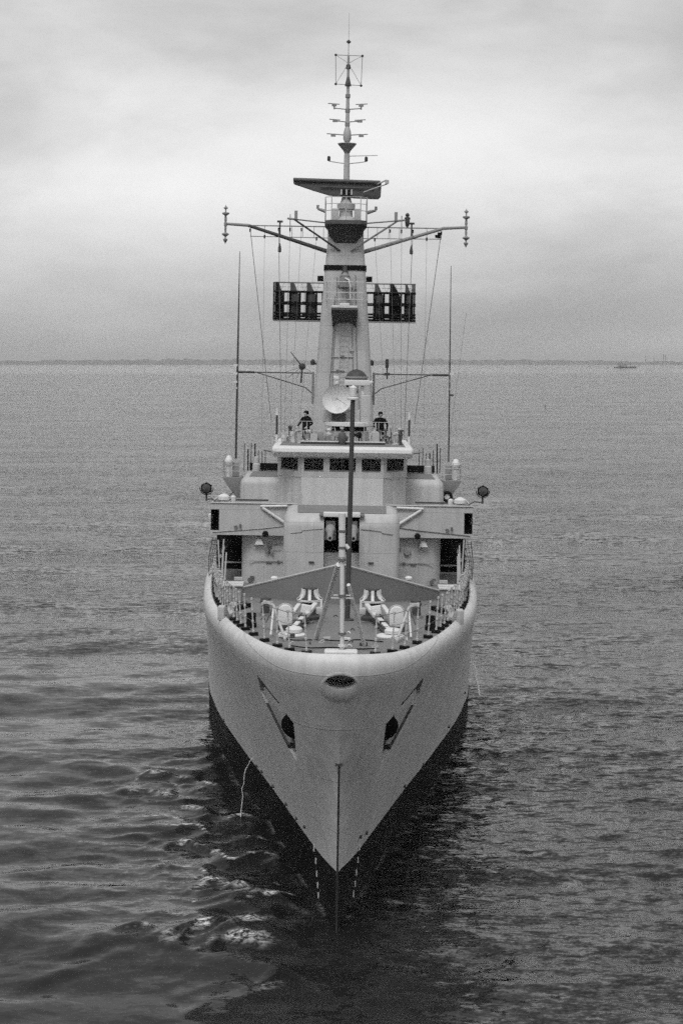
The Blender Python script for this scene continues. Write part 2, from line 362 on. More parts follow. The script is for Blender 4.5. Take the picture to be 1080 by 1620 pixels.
# breakwater: a V of plate, highest in the middle
apz = LZ(894, 14.5); endL = hx(158, 18); endz = LZ(934, 18)
for sd in SIDES:
    bw_ = MB(); a = Vector((0, 14.5, apz)); e_ = Vector((sd * endL, 18, endz))
    n_ = 8; top = [a.lerp(e_, i / n_) for i in range(n_ + 1)]
    rings = []
    for i, p_ in enumerate(top):
        zb = ZD(p_.y) - .25; rings.append([(p_.x, p_.y, zb), (p_.x, p_.y, p_.z), (p_.x, p_.y + .05, p_.z), (p_.x, p_.y + .05, zb)])
    bw_.loft(rings); bk = P('breakwater', bw_, DECK, ship)
    m1 = MB(); m1.path([p_ + Vector((0, .02, .03)) for p_ in top], .055, 6); P('coping', m1, GREY, bk)
    for k in (.15, .38, .6, .82):
        p_ = a.lerp(e_, k); m1 = MB(); zb = ZD(p_.y) - .1
        m1.loft([[(p_.x - .02, p_.y + .06, zb), (p_.x - .02, p_.y + .7, zb), (p_.x - .02, p_.y + .06, p_.z - .05)], [(p_.x + .02, p_.y + .06, zb), (p_.x + .02, p_.y + .7, zb), (p_.x + .02, p_.y + .06, p_.z - .05)]])
        P('bracket', m1, GREY, bk)
    c = L(434 if sd < 0 else 646, 918, 17.7)
    m1 = MB(); m1.lathe([(.09, -1.0), (.09, 0), (.15, .02), (.16, .1), (.1, .16), (.02, .18)], c, 12); P('mushroom_vent', m1, WHITE, ship)

# jackstaff with its stays, and the tall dark pole behind it
js = MB(); b0 = L(541, 1028, -3.85); t0 = L(541, 812, -3.85)
def along(k): return b0.lerp(t0, k)
js.tube(b0 - Vector((0, 0, .15)), along(.72), .06, .065, 10); staff = P('jackstaff', js, WHITE, ship)
m1 = MB(); m1.tube(along(.68), t0, .095, .10, 12); P('upper_tube', m1, WHITE, staff)
for k in (.03, .12, .40, .66, .75, .87):
    m1 = MB(); c = along(k); m1.lathe([(.075, -.03), (.115, -.03), (.115, .03), (.075, .03)], c, 12); P('band', m1, STEEL if k > .1 else WHITE, staff)
m1 = MB(); c = along(.4); m1.box(c, (.5, .03, .03)); m1.box(c + Vector((0, 0, -.08)), (.62, .03, .03)); P('crossbar', m1, WHITE, staff)
m1 = MB(); m1.tube(L(546, 862, -3.85), L(551, 868, -3.85), .06); P('cleat', m1, WHITE, staff)
st = MB(); st.tube(L(535, 893, -3.85), Vector((L(500, 987, 1.0).x, 1.0, ZD(1.0))), .07, .08, 14); P('stay', st, WHITE, staff, ang=1.2)
st = MB(); st.tube(L(551, 925, -3.7), L(576, 1020, -2.2), .055, .06, 14); P('stay', st, WHITE, staff, ang=1.2)
pole = MB(); pb = Vector((L(549, 985, 8).x, 8, ZD(8) - .05)); pt = L(558, 632, 8)
pole.tube(pb, pt, .092, .078, 12); pl = P('dark_pole', pole, DARK, ship)
m1 = MB(); m1.lathe([(.16, -.02), (.2, 0), (.2, .06), (.1, .1), (.13, .12), (.13, .42), (.09, .46), (.02, .5)], pt, 12); P('steaming_light', m1, WHITE, pl)
m1 = MB(); m1.lathe([(.26, -.05), (.24, .1), (.14, .14)], pb, 12); P('heel_socket', m1, DARK, pl)

# cable gear on the forecastle ----------------------------------------
for sd in SIDES:
    cx = hx(49.5, 8.2) * sd; cy = 8.2; zd = ZD(cy)
    cap = empty('capstan', (cx, cy, zd), ship)
    zt = LZ(931, cy) - zd
    m1 = MB(); m1.lathe([(.40, -.1), (.40, .12), (.30, .18), (.28, zt - .42)], n=16); P('pedestal', m1, DARK, cap)
    m1 = MB(); m1.lathe([(.30, zt - .46), (.43, zt - .42), (.44, zt - .37), (.31, zt - .30), (.24, zt - .18), (.235, zt - .03), (.22, zt)], n=20); P('drum', m1, DARK, cap)
    m1 = MB(); m1.lathe([(.26, -.03), (.25, .015), (.03, .03)], (0, 0, zt), 18); P('cap_plate', m1, DARK, cap)
    for k in range(7):
        a = 2 * math.pi * k / 7 - math.pi / 2; m1 = MB(); ca, sa = math.cos(a), math.sin(a)
        prof = [(.44, zt - .385), (.335, zt - .29), (.275, zt - .17), (.265, zt - .03)]
        m1.loft([[Vector((r_ * ca, r_ * sa, z_)) + Vector((-sa, ca, 0)) * w + Vector((ca, sa, 0)) * o_ for w, o_ in ((-.06, -.05), (.06, -.05), (.05, .03), (-.05, .03))] for r_, z_ in prof]); P('whelp', m1, WHITE, cap)
    m1 = MB(); m1.lathe([(.40, zt - .47), (.45, zt - .45), (.45, zt - .385), (.40, zt - .37)], n=20); P('skirt_ring', m1, WHITE, cap)
    # sloping frame of the cable stopper, leading outboard and forward to the navel pipe
    fr_ = empty('cable_stopper', (0, 0, 0), ship)
    M_ = 540.5 + 2
    def S(px, py, s): q = L(px, py, s); return Vector((abs(q.x) * sd, q.y, q.z))
    m1 = MB(); m1.bar(S(473, 957, 7.4), S(463, 970, 6.2), .15, .14); P('arm', m1, WHITE, fr_, bevel=.03)
    m1 = MB(); m1.bar(S(499, 956, 7.4), S(484, 973, 6.2), .17, .15); P('arm', m1, WHITE, fr_, bevel=.03)
    m1 = MB(); m1.bar(S(484, 972, 6.2), S(464, 994, 3.6), .17, .15); P('arm', m1, WHITE, fr_, bevel=.03)
    m1 = MB(); m1.bar(S(476, 962, 6.4), S(492, 965, 6.4), .14, .3); P('cross_plate', m1, WHITE, fr_, bevel=.02)
    m1 = MB(); m1.box(S(505, 966, 7.0), (.24, .2, .26)); P('brake_box', m1, GREY, fr_, bevel=.05)
    m1 = MB(); m1.bar(S(508, 948, 7.0), S(508, 960, 7.0), .07, .07); P('lever', m1, WHITE, fr_)
    m1 = MB(); m1.tube(S(464, 994, 3.6), S(461, 1002, 3.0), .09, .13, 8); P('slip', m1, WHITE, fr_)
    for k in (.28, .62):
        a_ = S(484, 972, 6.2).lerp(S(464, 994, 3.6), k); d_ = (S(464, 994, 3.6) - S(484, 972, 6.2)).normalized()
        m1 = MB(); m1.bar(a_ - d_ * .05, a_ + d_ * .05, .26, .22); P('clamp_band', m1, DARK, fr_)
    nv = empty('navel_pipe', S(461, 1008, 2.4), ship); nv.location.z = ZD(2.4)
    m1 = MB(); m1.lathe([(.46, -.05), (.46, .03), (.36, .07), (.26, .08)], n=22); P('flange', m1, WHITE, nv)
    m1 = MB(); m1.lathe([(.26, .1), (.27, .2), (.2, .26), (.05, .28)], (.08, 0, 0), 14); P('bonnet', m1, WHITE, nv)
    # anchor cable: studded links from the capstan to the navel pipe, lying on deck
    a_, b_ = Vector((cx + .05 * sd, cy - .5, zd + .1)), Vector((nv.location.x - .12 * sd, 2.7, ZD(2.7) + .1))
    ch = empty('anchor_cable', (0, 0, 0), ship); nl = 17
    lm = MB()
    lm.path([Vector((.085 * math.cos(q), 0, .17 * math.sin(q))) for q in np.linspace(0, 2 * math.pi, 13)], .04, 6); lmesh = lm.mesh('link', DARK)
    for k in range(nl):
        c = a_.lerp(b_, k / (nl - 1)); o = link('cable_link', lmesh, ch, c)
        o.rotation_mode = 'QUATERNION'; o.rotation_quaternion = (b_ - a_).to_track_quat('Z', 'Y') @ Euler((0, 0, R(90 * (k % 2)))).to_quaternion()
    # domed ventilator beside it
    c = S(451, 988, 4.6); c.z = ZD(4.6)
    dv = MB(); n_ = 10; wd = hx(11.5, 4.6); hb_ = LZ(963, 4.6) - c.z
    outline = [(wd, 0)] + [(wd * math.cos(q), hb_ - wd + wd * math.sin(q)) for q in np.linspace(0, math.pi, 11)] + [(-wd, 0)]
    dv.loft([[(c.x + x_, c.y - .12, c.z + .12 + z_) for x_, z_ in outline], [(c.x + x_, c.y + .35, c.z + .12 + z_) for x_, z_ in outline]]); dvo = P('domed_ventilator', dv, WHITE, ship, bevel=.04)
    m1 = MB(); m1.path([(c.x + 1.12 * x_, c.y + .02, c.z + .12 + z_ * 1.03) for x_, z_ in outline], .022, 6); P('guard_hoop', m1, GREY, dvo)
    m1 = MB(); m1.box((c.x, c.y + .1, c.z + .05), (wd * 2.2, .4, .16)); P('plinth', m1, DARK, dvo)
    # lean davit post and its brace near the rail
    dp = MB(); dp.tube(S(433, 958, 3.4), Vector((S(451, 1018, .6).x, .6, ZD(.6))), .042, .046, 8); dpo = P('sloping_davit', dp, GREY, ship)
    m1 = MB(); m1.tube(S(433, 958, 3.4), Vector((S(428, 1015, 2.2).x, 2.2, ZD(2.2))), .035, .035, 6); P('brace', m1, WHITE, dpo)
    m1 = MB(); m1.tube(S(433, 958, 3.4), S(418, 952, 4.4), .05, .06, 6); m1.box(S(424, 953, 4.0), (.3, .16, .08)); P('head', m1, GREY, dpo)
    m1 = MB(); m1.tube(S(433, 958, 3.4), S(421, 984, 5.2), .028, .028, 6); P('brace', m1, GREY, dpo)
    # black hydrant-like ventilator
    c = S(397, 1006, 5.6); c.z = ZD(5.6) ; hh = LZ(975, 5.6) - c.z
    m1 = MB(); m1.lathe([(.19, -.05), (.19, .10), (.12, .14), (.09, .25), (.13, .32), (.16, .42), (.16, hh - .28), (.11, hh - .2), (.05, hh - .14), (.04, hh)], c, 14); P('black_ventilator', m1, BLACK, ship)
    # twin bollards inboard of the rail
    bo = empty('bollards', S(480, 1010, 9.5), ship); bo.location = (sd * 2.75, 10.2, ZD(10.2)); 
    m1 = MB(); m1.box((0, 0, .02), (.4, 1.1, .1)); P('bed', m1, DECK, bo)
    for yy in (-.32, .32):
        m1 = MB(); m1.lathe([(.15, 0), (.14, .42), (.19, .45), (.19, .52), (.1, .56)], (0, yy, 0), 12); P('post', m1, DARK, bo)
    # open fairlead chock let into the deck edge
    s_ = 9.4; e_ = KD(s_ + 4.5); c = Vector((sd * (float(e_) - .45), s_, float(ZR(s_))))
    fl = empty('fairlead', c, ship, ) ; fl.rotation_euler = (0, 0, sd * R(-68))
    m1 = MB(); ol = [(-.62, -.1), (.62, -.1), (.62, .40), (.46, .46), (.30, .30), (.12, .10), (-.12, .10), (-.30, .30), (-.46, .46), (-.62, .40)]
    m1.loft([[(x_, -.13, z_) for x_, z_ in ol], [(x_, .13, z_) for x_, z_ in ol]]); P('chock', m1, GREY, fl, bevel=.04)
    m1 = MB(); m1.box((0, -.55, .36), (1.1, .2, .16)); P('roller', m1, BLACK, fl)
    # slatted locker near the rail
    s_ = 15.5; lk = empty('deck_locker', (sd * 4.28, s_, ZD(s_)), ship)
    m1 = MB(); m1.box((0, 0, .3), (.75, .7, .62)); P('body', m1, MID, lk, bevel=.02)
    for yy, zz in ((-.36, .66), (-.05, .70), (.26, .70)):
        m1 = MB(); m1.box((0, yy, zz), (.86, .16, .06)); P('slat', m1, WHITE, lk)
    m1 = MB(); m1.box((-.1 * sd, 2.2, .6), (.34, .2, .12)); m1.tube((-.1 * sd, 2.2, -.1), (-.1 * sd, 2.2, .6), .04); P('reel_stand', m1, GREY, lk)
# deck scatter: eye plates, cleats, hoses
for k in range(26):
    s_ = random.uniform(-2.2, 10); x_ = random.uniform(-1, 1) * (float(KD(s_ + 4.5)) - .9)
    m1 = MB()
    if k % 3: m1.path([(.07 * math.cos(q), 0, .07 * math.sin(q)) for q in np.linspace(0, math.pi, 7)], .02, 5); nm_ = 'eye_plate'
    else: m1.box((0, 0, .03), (.22, .16, .06)); m1.tube((-.12, 0, .08), (.12, 0, .08), .03, n=6); nm_ = 'cleat'
    P(nm_, m1, random.choice([WHITE, GREY, DARK]), ship, loc=(x_, s_, ZD(s_) - .01), rot=(0, 0, random.uniform(0, 3)))
for pts_ in ([(-1.5, -1.6), (-.9, -2.3), (-.2, -2.0), (.3, -2.5), (1.0, -2.2)], [(-.6, .8), (-.1, .4), (.6, .9), (1.3, .3)], [(-1.9, 1.2), (-1.4, .4), (-.9, .6)]):
    m1 = MB(); xs, ys = zip(*pts_); n_ = 16; tt = np.linspace(0, len(xs) - 1, n_); fx, fy = pchip(range(len(xs)), xs), pchip(range(len(xs)), ys)
    m1.path([(float(fx(q)), float(fy(q)), ZD(float(fy(q))) + .015) for q in tt], .02, 6); P('deck_hose', m1, BLACK, ship)

# guard rails ----------------------------------------------------------
m1 = MB(); m1.tube((0, 0, 0), (0, 0, 1.16), .026, .022, 7)
for z_ in (.1, .42, .78, 1.14): m1.lathe([(.02, -.05), (.042, -.03), (.042, .03), (.02, .05)], (0, 0, z_), 7)
m1.mi = 1; m1.box((0, 0, .0), (.3, .22, .13)); stm = m1.mesh('stanchion', [GREY, BLACK])
for sd in SIDES:
    dlist = [.75, 1.9, 3.3, 5.2, 7.3, 9.2, 10.4, 11.6, 12.8, 14.0, 15.2, 16.4, 17.6, 18.8, 20.0, 21.2, 22.4, 23.6, 24.8, 26.0, 27.2, 28.8]
    base = []
    for d_ in dlist:
        i = int(np.argmin([abs(q - d_) for q in ds])); n_ = edge_normal(i); p_ = edge[i] - n_ * .56
        x_ = float(KD(d_)); e0 = Vector((x_, d_ - 4.5, 0)) - n_ * .56
        base.append(Vector((sd * e0.x, e0.y, zdeck(e0.y) + .08)))
    rail = empty('guard_rail', (0, 0, 0), ship)
    for p_ in base: link('stanchion', stm, rail, p_, (R(random.uniform(-2, 2)), R(sd * 3 + random.uniform(-2, 2)), 0))
    for z_, r_ in ((.42, .007), (.78, .007), (1.12, .010)):
        m1 = MB(); pp = []
        for a_, b_ in zip(base[:-1], base[1:]):
            for q in (0, .33, .66): pp.append(a_.lerp(b_, q) + Vector((0, 0, z_ - .05 * q * (1 - q) * 2)))
        m1.path(pp + [base[-1] + Vector((0, 0, z_))], r_, 5); P('guard_wire', m1, WIRE, rail)
    # stowed gear lashed to the rail further aft: life-raft canisters and spare spars
    for s_, ln in ((17.2, 1.3), (19.3, 1.3), (21.4, 1.2)):
        w = float(KD(s_ + 4.5)) - .62; cn = empty('raft_canister', (sd * w, s_, ZD(s_) + .62), ship); cn.rotation_euler = (0, 0, sd * R(-8))
        m1 = MB(); m1.lathe([(.05, -.62), (.16, -.6), (.2, -.5), (.2, .5), (.16, .6), (.05, .62)], (0, 0, 0), 14, (0, 1, 0)); P('shell', m1, GREY, cn)
        for yy in (-.3, .3):
            m1 = MB(); m1.lathe([(.2, -.03), (.215, -.03), (.215, .03), (.2, .03)], (0, yy, 0), 14, (0, 1, 0)); P('strap', m1, DARK, cn)
        m1 = MB(); m1.box((0, -.3, -.4), (.3, .06, .5)); m1.box((0, .3, -.4), (.3, .06, .5)); P('cradle', m1, GREY, cn)
    for s_ in (16.2, 18.2, 20.3, 22.6):
        w = float(KD(s_ + 4.5)) - .75; m1 = MB(); m1.tube((sd * w, s_, ZD(s_)), (sd * (w - .1 + .25 * random.random()), s_ + .4, ZD(s_) + 1.7 + .5 * random.random()), .035, .03, 7); P('spar', m1, GREY, ship)
# gun turret ----------------------------------------------------------
TS = 18.2
tz = LZ(814, TS); tw = hx(92, TS); tb = ZD(20) - .05; gw = hx(28, TS)      # top, half width, base, half width of the gun slot
tur = empty('gun_turret', (.0, 0, 0), ship)
zs0 = LZ(877, TS); zs1 = LZ(808, TS)
for sd in SIDES:                                                           # the two cheeks on either side of the gun slot
    m1 = MB(); x0, x1 = gw, tw; r_ = .55
    prof = []
    for a in np.linspace(0, math.pi / 2, 7): prof.append((TS + r_ * (1 - math.cos(a)) * 1.0, tz - r_ + r_ * math.sin(a)))
    # profile in (y, z) lofted across x with a rounded outer shoulder
    def ring(x_, ins):
        return [(sd * x_, TS + .02 + ins, tb)] + [(sd * x_, y_ + ins, z_ - ins * .8) for y_, z_ in prof] + [(sd * x_, 22.6 - ins, tz + .02 - ins * .8), (sd * x_, 22.9 - ins, tz - .35), (sd * x_, 23.0 - ins, tb)]
    xs_ = [(x0, 0)] + [(x1 - .35 + .35 * math.sin(a), .35 * (1 - math.cos(a))) for a in np.linspace(0, math.pi / 2 * .93, 7)]
    m1.loft([ring(x_, i_) for x_, i_ in xs_]); P('turret_cheek', m1, WHITE if False else GREY, tur, ang=.75)
    m1 = MB(); yb = TS - .02
    m1.path([(sd * (gw + .05), yb, LZ(837, TS)), (sd * (gw + .5), yb, LZ(838.3, TS)), (sd * (gw + .9), yb, LZ(840.2, TS)), (sd * (tw - .75), yb, LZ(842.6, TS)), (sd * (tw - .35), yb, LZ(844.6, TS)), (sd * (tw - .1), TS + .12, LZ(845.5, TS))], .012, 5); P('grab_rail', m1, STEEL, tur)
    m1 = MB(); m1.box((sd * hx(47, TS), TS - .03, LZ(890, TS)), (.22, .06, .06)); P('lug', m1, DARK, tur)
m1 = MB(); m1.box((0, 20.8, (tb + zs0) / 2 - .0), (2 * gw - .02, 4.2, zs0 - tb)); P('sill_block', m1, GREY, tur)
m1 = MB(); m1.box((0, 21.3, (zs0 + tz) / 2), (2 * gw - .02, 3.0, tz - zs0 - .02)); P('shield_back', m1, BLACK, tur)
m1 = MB(); m1.box((0, 20.2, tz - .03), (2 * gw + .4, 4.2, .06)); P('roof_plate', m1, DECK, tur)
m1 = MB(); m1.add([(-hx(70, 18.8), 18.75, tz + .015), (hx(70, 18.8), 18.75, tz + .015), (hx(70, 22), 22.4, tz + .03), (-hx(70, 22), 22.4, tz + .03)], [(0, 1, 2, 3)]); P('roof_tread', m1, DECK, tur)
m1 = MB(); m1.box((0, TS - .02, tz + .0), (2 * gw + .06, .3, .2)); P('slot_lintel', m1, WHITE, tur, bevel=.03)
m1 = MB(); m1.box((0, TS + .15, (zs0 + tz) / 2 - .1), (.12, .5, tz - zs0 - .25)); P('slot_divider', m1, GREY, tur)
for sd in SIDES:
    gx = sd * hx(18.5, 15); gz = LZ(851, 14.6); br = empty('gun_barrel', (gx, 0, gz), tur)
    m1 = MB(); m1.lathe([(.07, 14.45), (.115, 14.46), (.12, 14.7), (.10, 14.75), (.125, 16.2), (.16, 17.6), (.20, 17.7), (.20, 19.6)], (0, 0, 0), 16, (0, 1, 0)); o = P('tube', m1, MID, br)
    m1 = MB(); m1.lathe([(.058, 0), (.058, .004)], (0, 14.446, 0), 14, (0, -1, 0)); P('bore', m1, BLACK, br)
    m1 = MB(); m1.box((0, 18.6, .16), (.42, .3, .3)); P('mantlet', m1, GREY, br, bevel=.06)
    m1 = MB(); m1.box((sd * .02, 18.6, -.25), (.5, .3, .5)); P('elevating_gear', m1, MID, br, bevel=.04)
m1 = MB(); m1.lathe([(2.1, -.25), (2.1, .1)], (0, 20.5, tb), 28); P('barbette', m1, GREY, tur)

# forward deckhouse -----------------------------------------------------
HS = 24.4; hw = hx(158, HS); hz0 = ZD(HS) - .2; hz1 = LZ(849, HS)
m1 = MB(); m1.prism(roundrect(hw, HS, 47, .75, 7), hz0, hz1 + .05); house = P('deckhouse', m1, GREY, ship)
for sd in SIDES:
    def W(px, py, s=HS, off=.05): q = L(px, py, s - off); return Vector((abs(q.x) * sd, q.y, q.z))
    m1 = MB(); m1.tube(W(447, 888), W(392, 887), .02, n=6); m1.box(W(440, 888), (.12, .08, .08)); m1.box(W(425, 889), (.25, .06, .07)); P('hand_rail', m1, STEEL, house)
    m1 = MB(); c = W(410, 857, HS, .14); m1.add([c + Vector(q) for q in ((-.2, -.1, -.12), (.2, -.1, -.12), (.08, -.05, .14), (-.08, -.05, .14), (-.2, .2, -.12), (.2, .2, -.12), (.08, .2, .14), (-.08, .2, .14))], [(0, 1, 2, 3), (4, 5, 6, 7), (0, 1, 5, 4), (1, 2, 6, 5), (2, 3, 7, 6), (3, 0, 4, 7)]); P('lamp_hood', m1, WHITE, house)
    if sd < 0:
        m1 = MB(); c = W(426, 862); m1.box(c, (.2, .1, .12)); m1.lathe([(.09, 0), (.09, .12)], c - Vector((.1, .02, .22)), 10, (0, -1, 0)); m1.lathe([(.07, 0), (.07, .12)], c - Vector((-.12, .02, .3)), 10, (0, -1, 0)); m1.tube(c, c - Vector((0, 0, .4)), .03); P('hydrant', m1, MID, house)
        for py in (861, 870):
            m1 = MB(); m1.tube(W(444, py), W(432, py), .012, n=5); P('pipe', m1, STEEL, house)
    else:
        m1 = MB(); m1.lathe([(.17, 0), (.17, .06), (.13, .09)], W(435, 870), 18, (0, -1, 0)); P('vent_disc', m1, MID, house)
        m1 = MB(); m1.box(W(447, 866), (.09, .06, .09)); P('junction_box', m1, STEEL, house)
    m1 = MB(); c = W(395, 917); m1.lathe([(.1, 0), (.1, .1)], c, 10, (0, -1, 0)); m1.tube(c, c + Vector((0, 0, -.4)), .04); m1.box(c + Vector((.1, 0, .12)), (.18, .08, .1)); P('valve', m1, STEEL, house)
    m1 = MB(); m1.box((sd * (hw + (6.0 - hw) / 2), 30.0, (hz0 + hz1) / 2 + .15), (6.0 - hw - .1, .1, hz1 - hz0 + .1)); scr = P('screen_bulkhead', m1, BLACK, ship)  # shade of the side passage put into this wall's black
    m1 = MB(); m1.tube((sd * (hw + .15), 29.9, LZ(892, 30)), (sd * (hw + 1.15), 29.9, LZ(892, 30)), .04); P('pipe', m1, GREY, scr)
    m1 = MB(); m1.box((sd * (hw + .06), 28, (hz0 + hz1) / 2), (.08, 3.2, hz1 - hz0 - .2)); P('locker', m1, DARK, ship)
    # sloping strut under the bridge wing with the netting beside it
    m1 = MB(); m1.tube(W(370, 852, 25, 0), W(341, 908, 25.5, 0), .07, .07, 8); stt = P('wing_strut', m1, BLACK, ship)
    for k in (.3, .62, .95):
        c = W(370, 852, 25, 0).lerp(W(341, 908, 25.5, 0), k); m1 = MB(); m1.box(c, (.2, .14, .12)); P('collar', m1, BLACK, stt)
    net = empty('rope_net', (0, 0, 0), ship)
    a0, a1 = W(366, 853, 25.2, 0), W(340, 905, 25.7, 0); c0, c1 = W(336, 850, 25.2, 0), W(331, 912, 25.7, 0)
    for k in np.linspace(0, 1, 7):
        m1 = MB(); m1.path([a0.lerp(c0, k) + Vector((.03 * random.uniform(-1, 1), 0, 0)), a0.lerp(c0, k).lerp(a1.lerp(c1, k), .5) + Vector((.08 * sd, 0, 0)), a1.lerp(c1, k)], .012 if k < .99 else .02, 5); P('net_rope', m1, WIRE, net)
    for k in np.linspace(.08, .95, 9):
        m1 = MB(); m1.path([a0.lerp(a1, k), c0.lerp(c1, k)], .010, 5); P('net_rope', m1, WIRE, net)
    for k in (.25, .35, .5, .8, .9):
        m1 = MB(); c = a0.lerp(a1, k).lerp(c0.lerp(c1, k), .2); m1.box(c, (.12, .05, .16)); P('net_float', m1, WHITE, net)

# bridge wings ------------------------------------------------------------
WS = 24.0; ww = hx(207, WS); wz0 = LZ(849, WS); wz1 = LZ(799, WS)
m1 = MB(); m1.prism(roundrect(ww - .04, WS + .05, 29.5, .1, 2), wz0 + .0, wz0 + .14); wing = P('bridge_wing_deck', m1, GREY, ship)
for sd in SIDES:
    xi = hx(70, WS)
    pk = hx(13.5, WS)                      # sidelight recess at the outer end
    def plate(xa, xb, za, zb, y=WS): m1.box((sd * (xa + xb) / 2, y + .03, (za + zb) / 2), (abs(xb - xa), .06, zb - za))
    rz0, rz1 = LZ(842, WS), LZ(809, WS)
    m1 = MB(); plate(xi, ww - pk, wz0, wz1); shd = P('wing_screen', m1, GREY, ship)
    m1 = MB(); plate(ww - pk, ww, rz1, wz1); plate(ww - pk, ww, wz0, rz0); P('screen_end', m1, GREY, shd)
    m1 = MB(); m1.box((sd * (ww - pk / 2), WS + .55, (rz0 + rz1) / 2), (pk - .03, .06, rz1 - rz0 + .1)); m1.box((sd * (ww - pk + .03), WS + .3, (rz0 + rz1) / 2), (.05, .5, rz1 - rz0 + .08)); m1.box((sd * (ww - .03), WS + .3, (rz0 + rz1) / 2), (.04, .5, rz1 - rz0)); m1.box((sd * (ww - pk / 2), WS + .3, rz1 + .03), (pk - .04, .45, .04)); P('sidelight_box', m1, BLACK, shd)
    m1 = MB(); m1.lathe([(.09, -.14), (.1, -.1), (.1, .1), (.05, .16)], (sd * (ww + .03), WS + .35, (rz0 + rz1) / 2 + .1), 10); P('sidelight', m1, WHITE, shd)
    m1 = MB(); m1.box((sd * (ww - .03), WS + 2.6, (wz0 + wz1) / 2), (.06, 3.9, wz1 - wz0)); P('side_screen', m1, GREY, shd)
    m1 = MB(); m1.path([(sd * (xi + .2), WS - .02, LZ(832, WS)), (sd * (ww * .6), WS - .02, LZ(838, WS)), (sd * (ww - .1), WS - .02, LZ(845, WS))], .02, 5); P('foot_rail', m1, STEEL, shd)
    m1 = MB(); m1.tube((sd * xi, WS - .02, wz1 + .02), (sd * ww, WS - .02, wz1 + .02), .035, n=6); P('capping', m1, GREY, shd)
    def W(px, py, s=WS, off=.08): q = L(px, py, s - off); return Vector((abs(q.x) * sd, q.y, q.z))
    m1 = MB(); m1.tube(W(415, 803), W(453, 829), .065, n=8); m1.tube(W(412, 801), W(454, 800.5), .055, n=8); P('awning_spar', m1, WHITE, shd)
    m1 = MB(); m1.lathe([(.03, 0), (.13, .03), (.14, .2), (.1, .22)], W(420, 844), 14, (0, -1, 0)); P('floodlight', m1, BLACK, shd)
    m1 = MB(); c = W(373, 833); m1.box(c, (.16, .06, .08)); m1.box(c + Vector((.2, 0, .04)), (.09, .06, .16)); P('name_clip', m1, STEEL, shd)
    # searchlight on its bracket outboard of the wing
    c = W(327, 772, 25.2, 0) if sd < 0 else L(763, 777, 25.2)
    sl = empty('searchlight', c, ship)
    m1 = MB(); m1.lathe([(.04, .32), (.16, .30), (.225, .16), (.235, -.12), (.25, -.14), (.25, -.17), (.2, -.175)], (0, 0, 0), 18, (0, 1, 0)); P('drum', m1, BLACK, sl)
    m1 = MB(); m1.lathe([(.2, 0), (.17, .03), (.05, .05)], (0, -.17, 0), 16, (0, -1, 0)); P('lens', m1, LENS, sl)
    for k in range(6):
        m1 = MB(); a = 2 * math.pi * k / 6 + .5; m1.box((.235 * math.cos(a), -.1, .235 * math.sin(a)), (.07, .1, .07), Euler((0, -a, 0))); P('vent_lug', m1, BLACK, sl)
    m1 = MB(); m1.path([(.3 * math.cos(a), 0, .3 * math.sin(a)) for a in np.linspace(R(175), R(365), 14)], .022, 6); m1.tube((0, 0, -.3), (0, 0, -.58), .04, n=8); P('yoke', m1, DARK, sl)
    m1 = MB(); e_ = Vector((sd * (ww - .1), 25.2, wz1)) - c; m1.path([(0, 0, -.52), ((e_.x) * .6, 0, -.48), (e_.x, 0, e_.z)], .03, 6); P('bracket', m1, DARK, sl)
    # pelorus and white gear standing on the wing
    c = W(354, 792, 25.4, 0) ; c.z = wz1
    m1 = MB(); m1.lathe([(.2, -.4), (.2, .0), (.28, .05), (.27, .2), (.12, .3), (.02, .33)], c, 14); P('pelorus_cover', m1, WHITE, ship)
    m1 = MB(); m1.lathe([(.08, -.2), (.12, 0), (.12, .18), (.03, .24)], c + Vector((-sd * .42, .1, 0)), 10); P('voice_pipe', m1, WHITE, ship)
    m1 = MB(); m1.box((sd * (ww - 1.4), 25.6, wz1 + .03), (2.2, .1, .07)); P('wing_ledge', m1, DARK, shd)

# bridge ------------------------------------------------------------------
BS = 26.6; fw = hx(65, BS); bs2 = 27.9; sw = hx(101, bs2)
z_floor = wz0; z_band = LZ(755, BS); z_w0 = LZ(745, BS); z_w1 = LZ(725, BS); z_rf = LZ(708, 26.2)
plan = [(-sw, 33.5), (-sw, bs2), (-fw, BS), (fw, BS), (sw, bs2), (sw, 33.5)]
m1 = MB(); m1.loft([[(x_, y_, z_floor) for x_, y_ in plan], [(x_, y_, z_band) for x_, y_ in plan]], cap=False); bridge = P('bridge', m1, GREY, ship)
z_stand = LZ(730, 28.2) - 1.62
m1 = MB(); m1.box((0, BS - .012, (z_floor + z_band) / 2), (2 * fw - .02, .03, z_band - z_floor - .02)); P('front_brightness_overlay', m1, FRONT_LIT, bridge)  # overlay carrying the painted brightness of the front facet
# window storey: sill wall, mullions and head, glass in between
def wallseg(a, b, za, zb, th=.07):
    a, b = Vector((a[0], a[1], 0)), Vector((b[0], b[1], 0)); d = b - a; q = Euler((0, 0, math.atan2(d.y, d.x)))
    m = MB(); m.box((a + b) / 2 + Vector((0, 0, (za + zb) / 2)), (d.length, th, zb - za), q); return m
def lerp2(a, b, k): return (a[0] + (b[0] - a[0]) * k, a[1] + (b[1] - a[1]) * k)
facets = [((-fw, BS), (fw, BS), [(0, .035), (.27, .345), (.66, .735), (.965, 1.0)]),
          ((fw, BS), (sw, bs2), [(0, .12), (.86, 1.0)]), ((-sw, bs2), (-fw, BS), [(0, .14), (.88, 1.0)]),
          ((sw, bs2), (sw, 32.0), [(0, .06), (.3, .36), (.62, .68), (.94, 1.0)]), ((-sw, 32.0), (-sw, bs2), [(0, .06), (.32, .38), (.64, .7), (.94, 1.0)])]
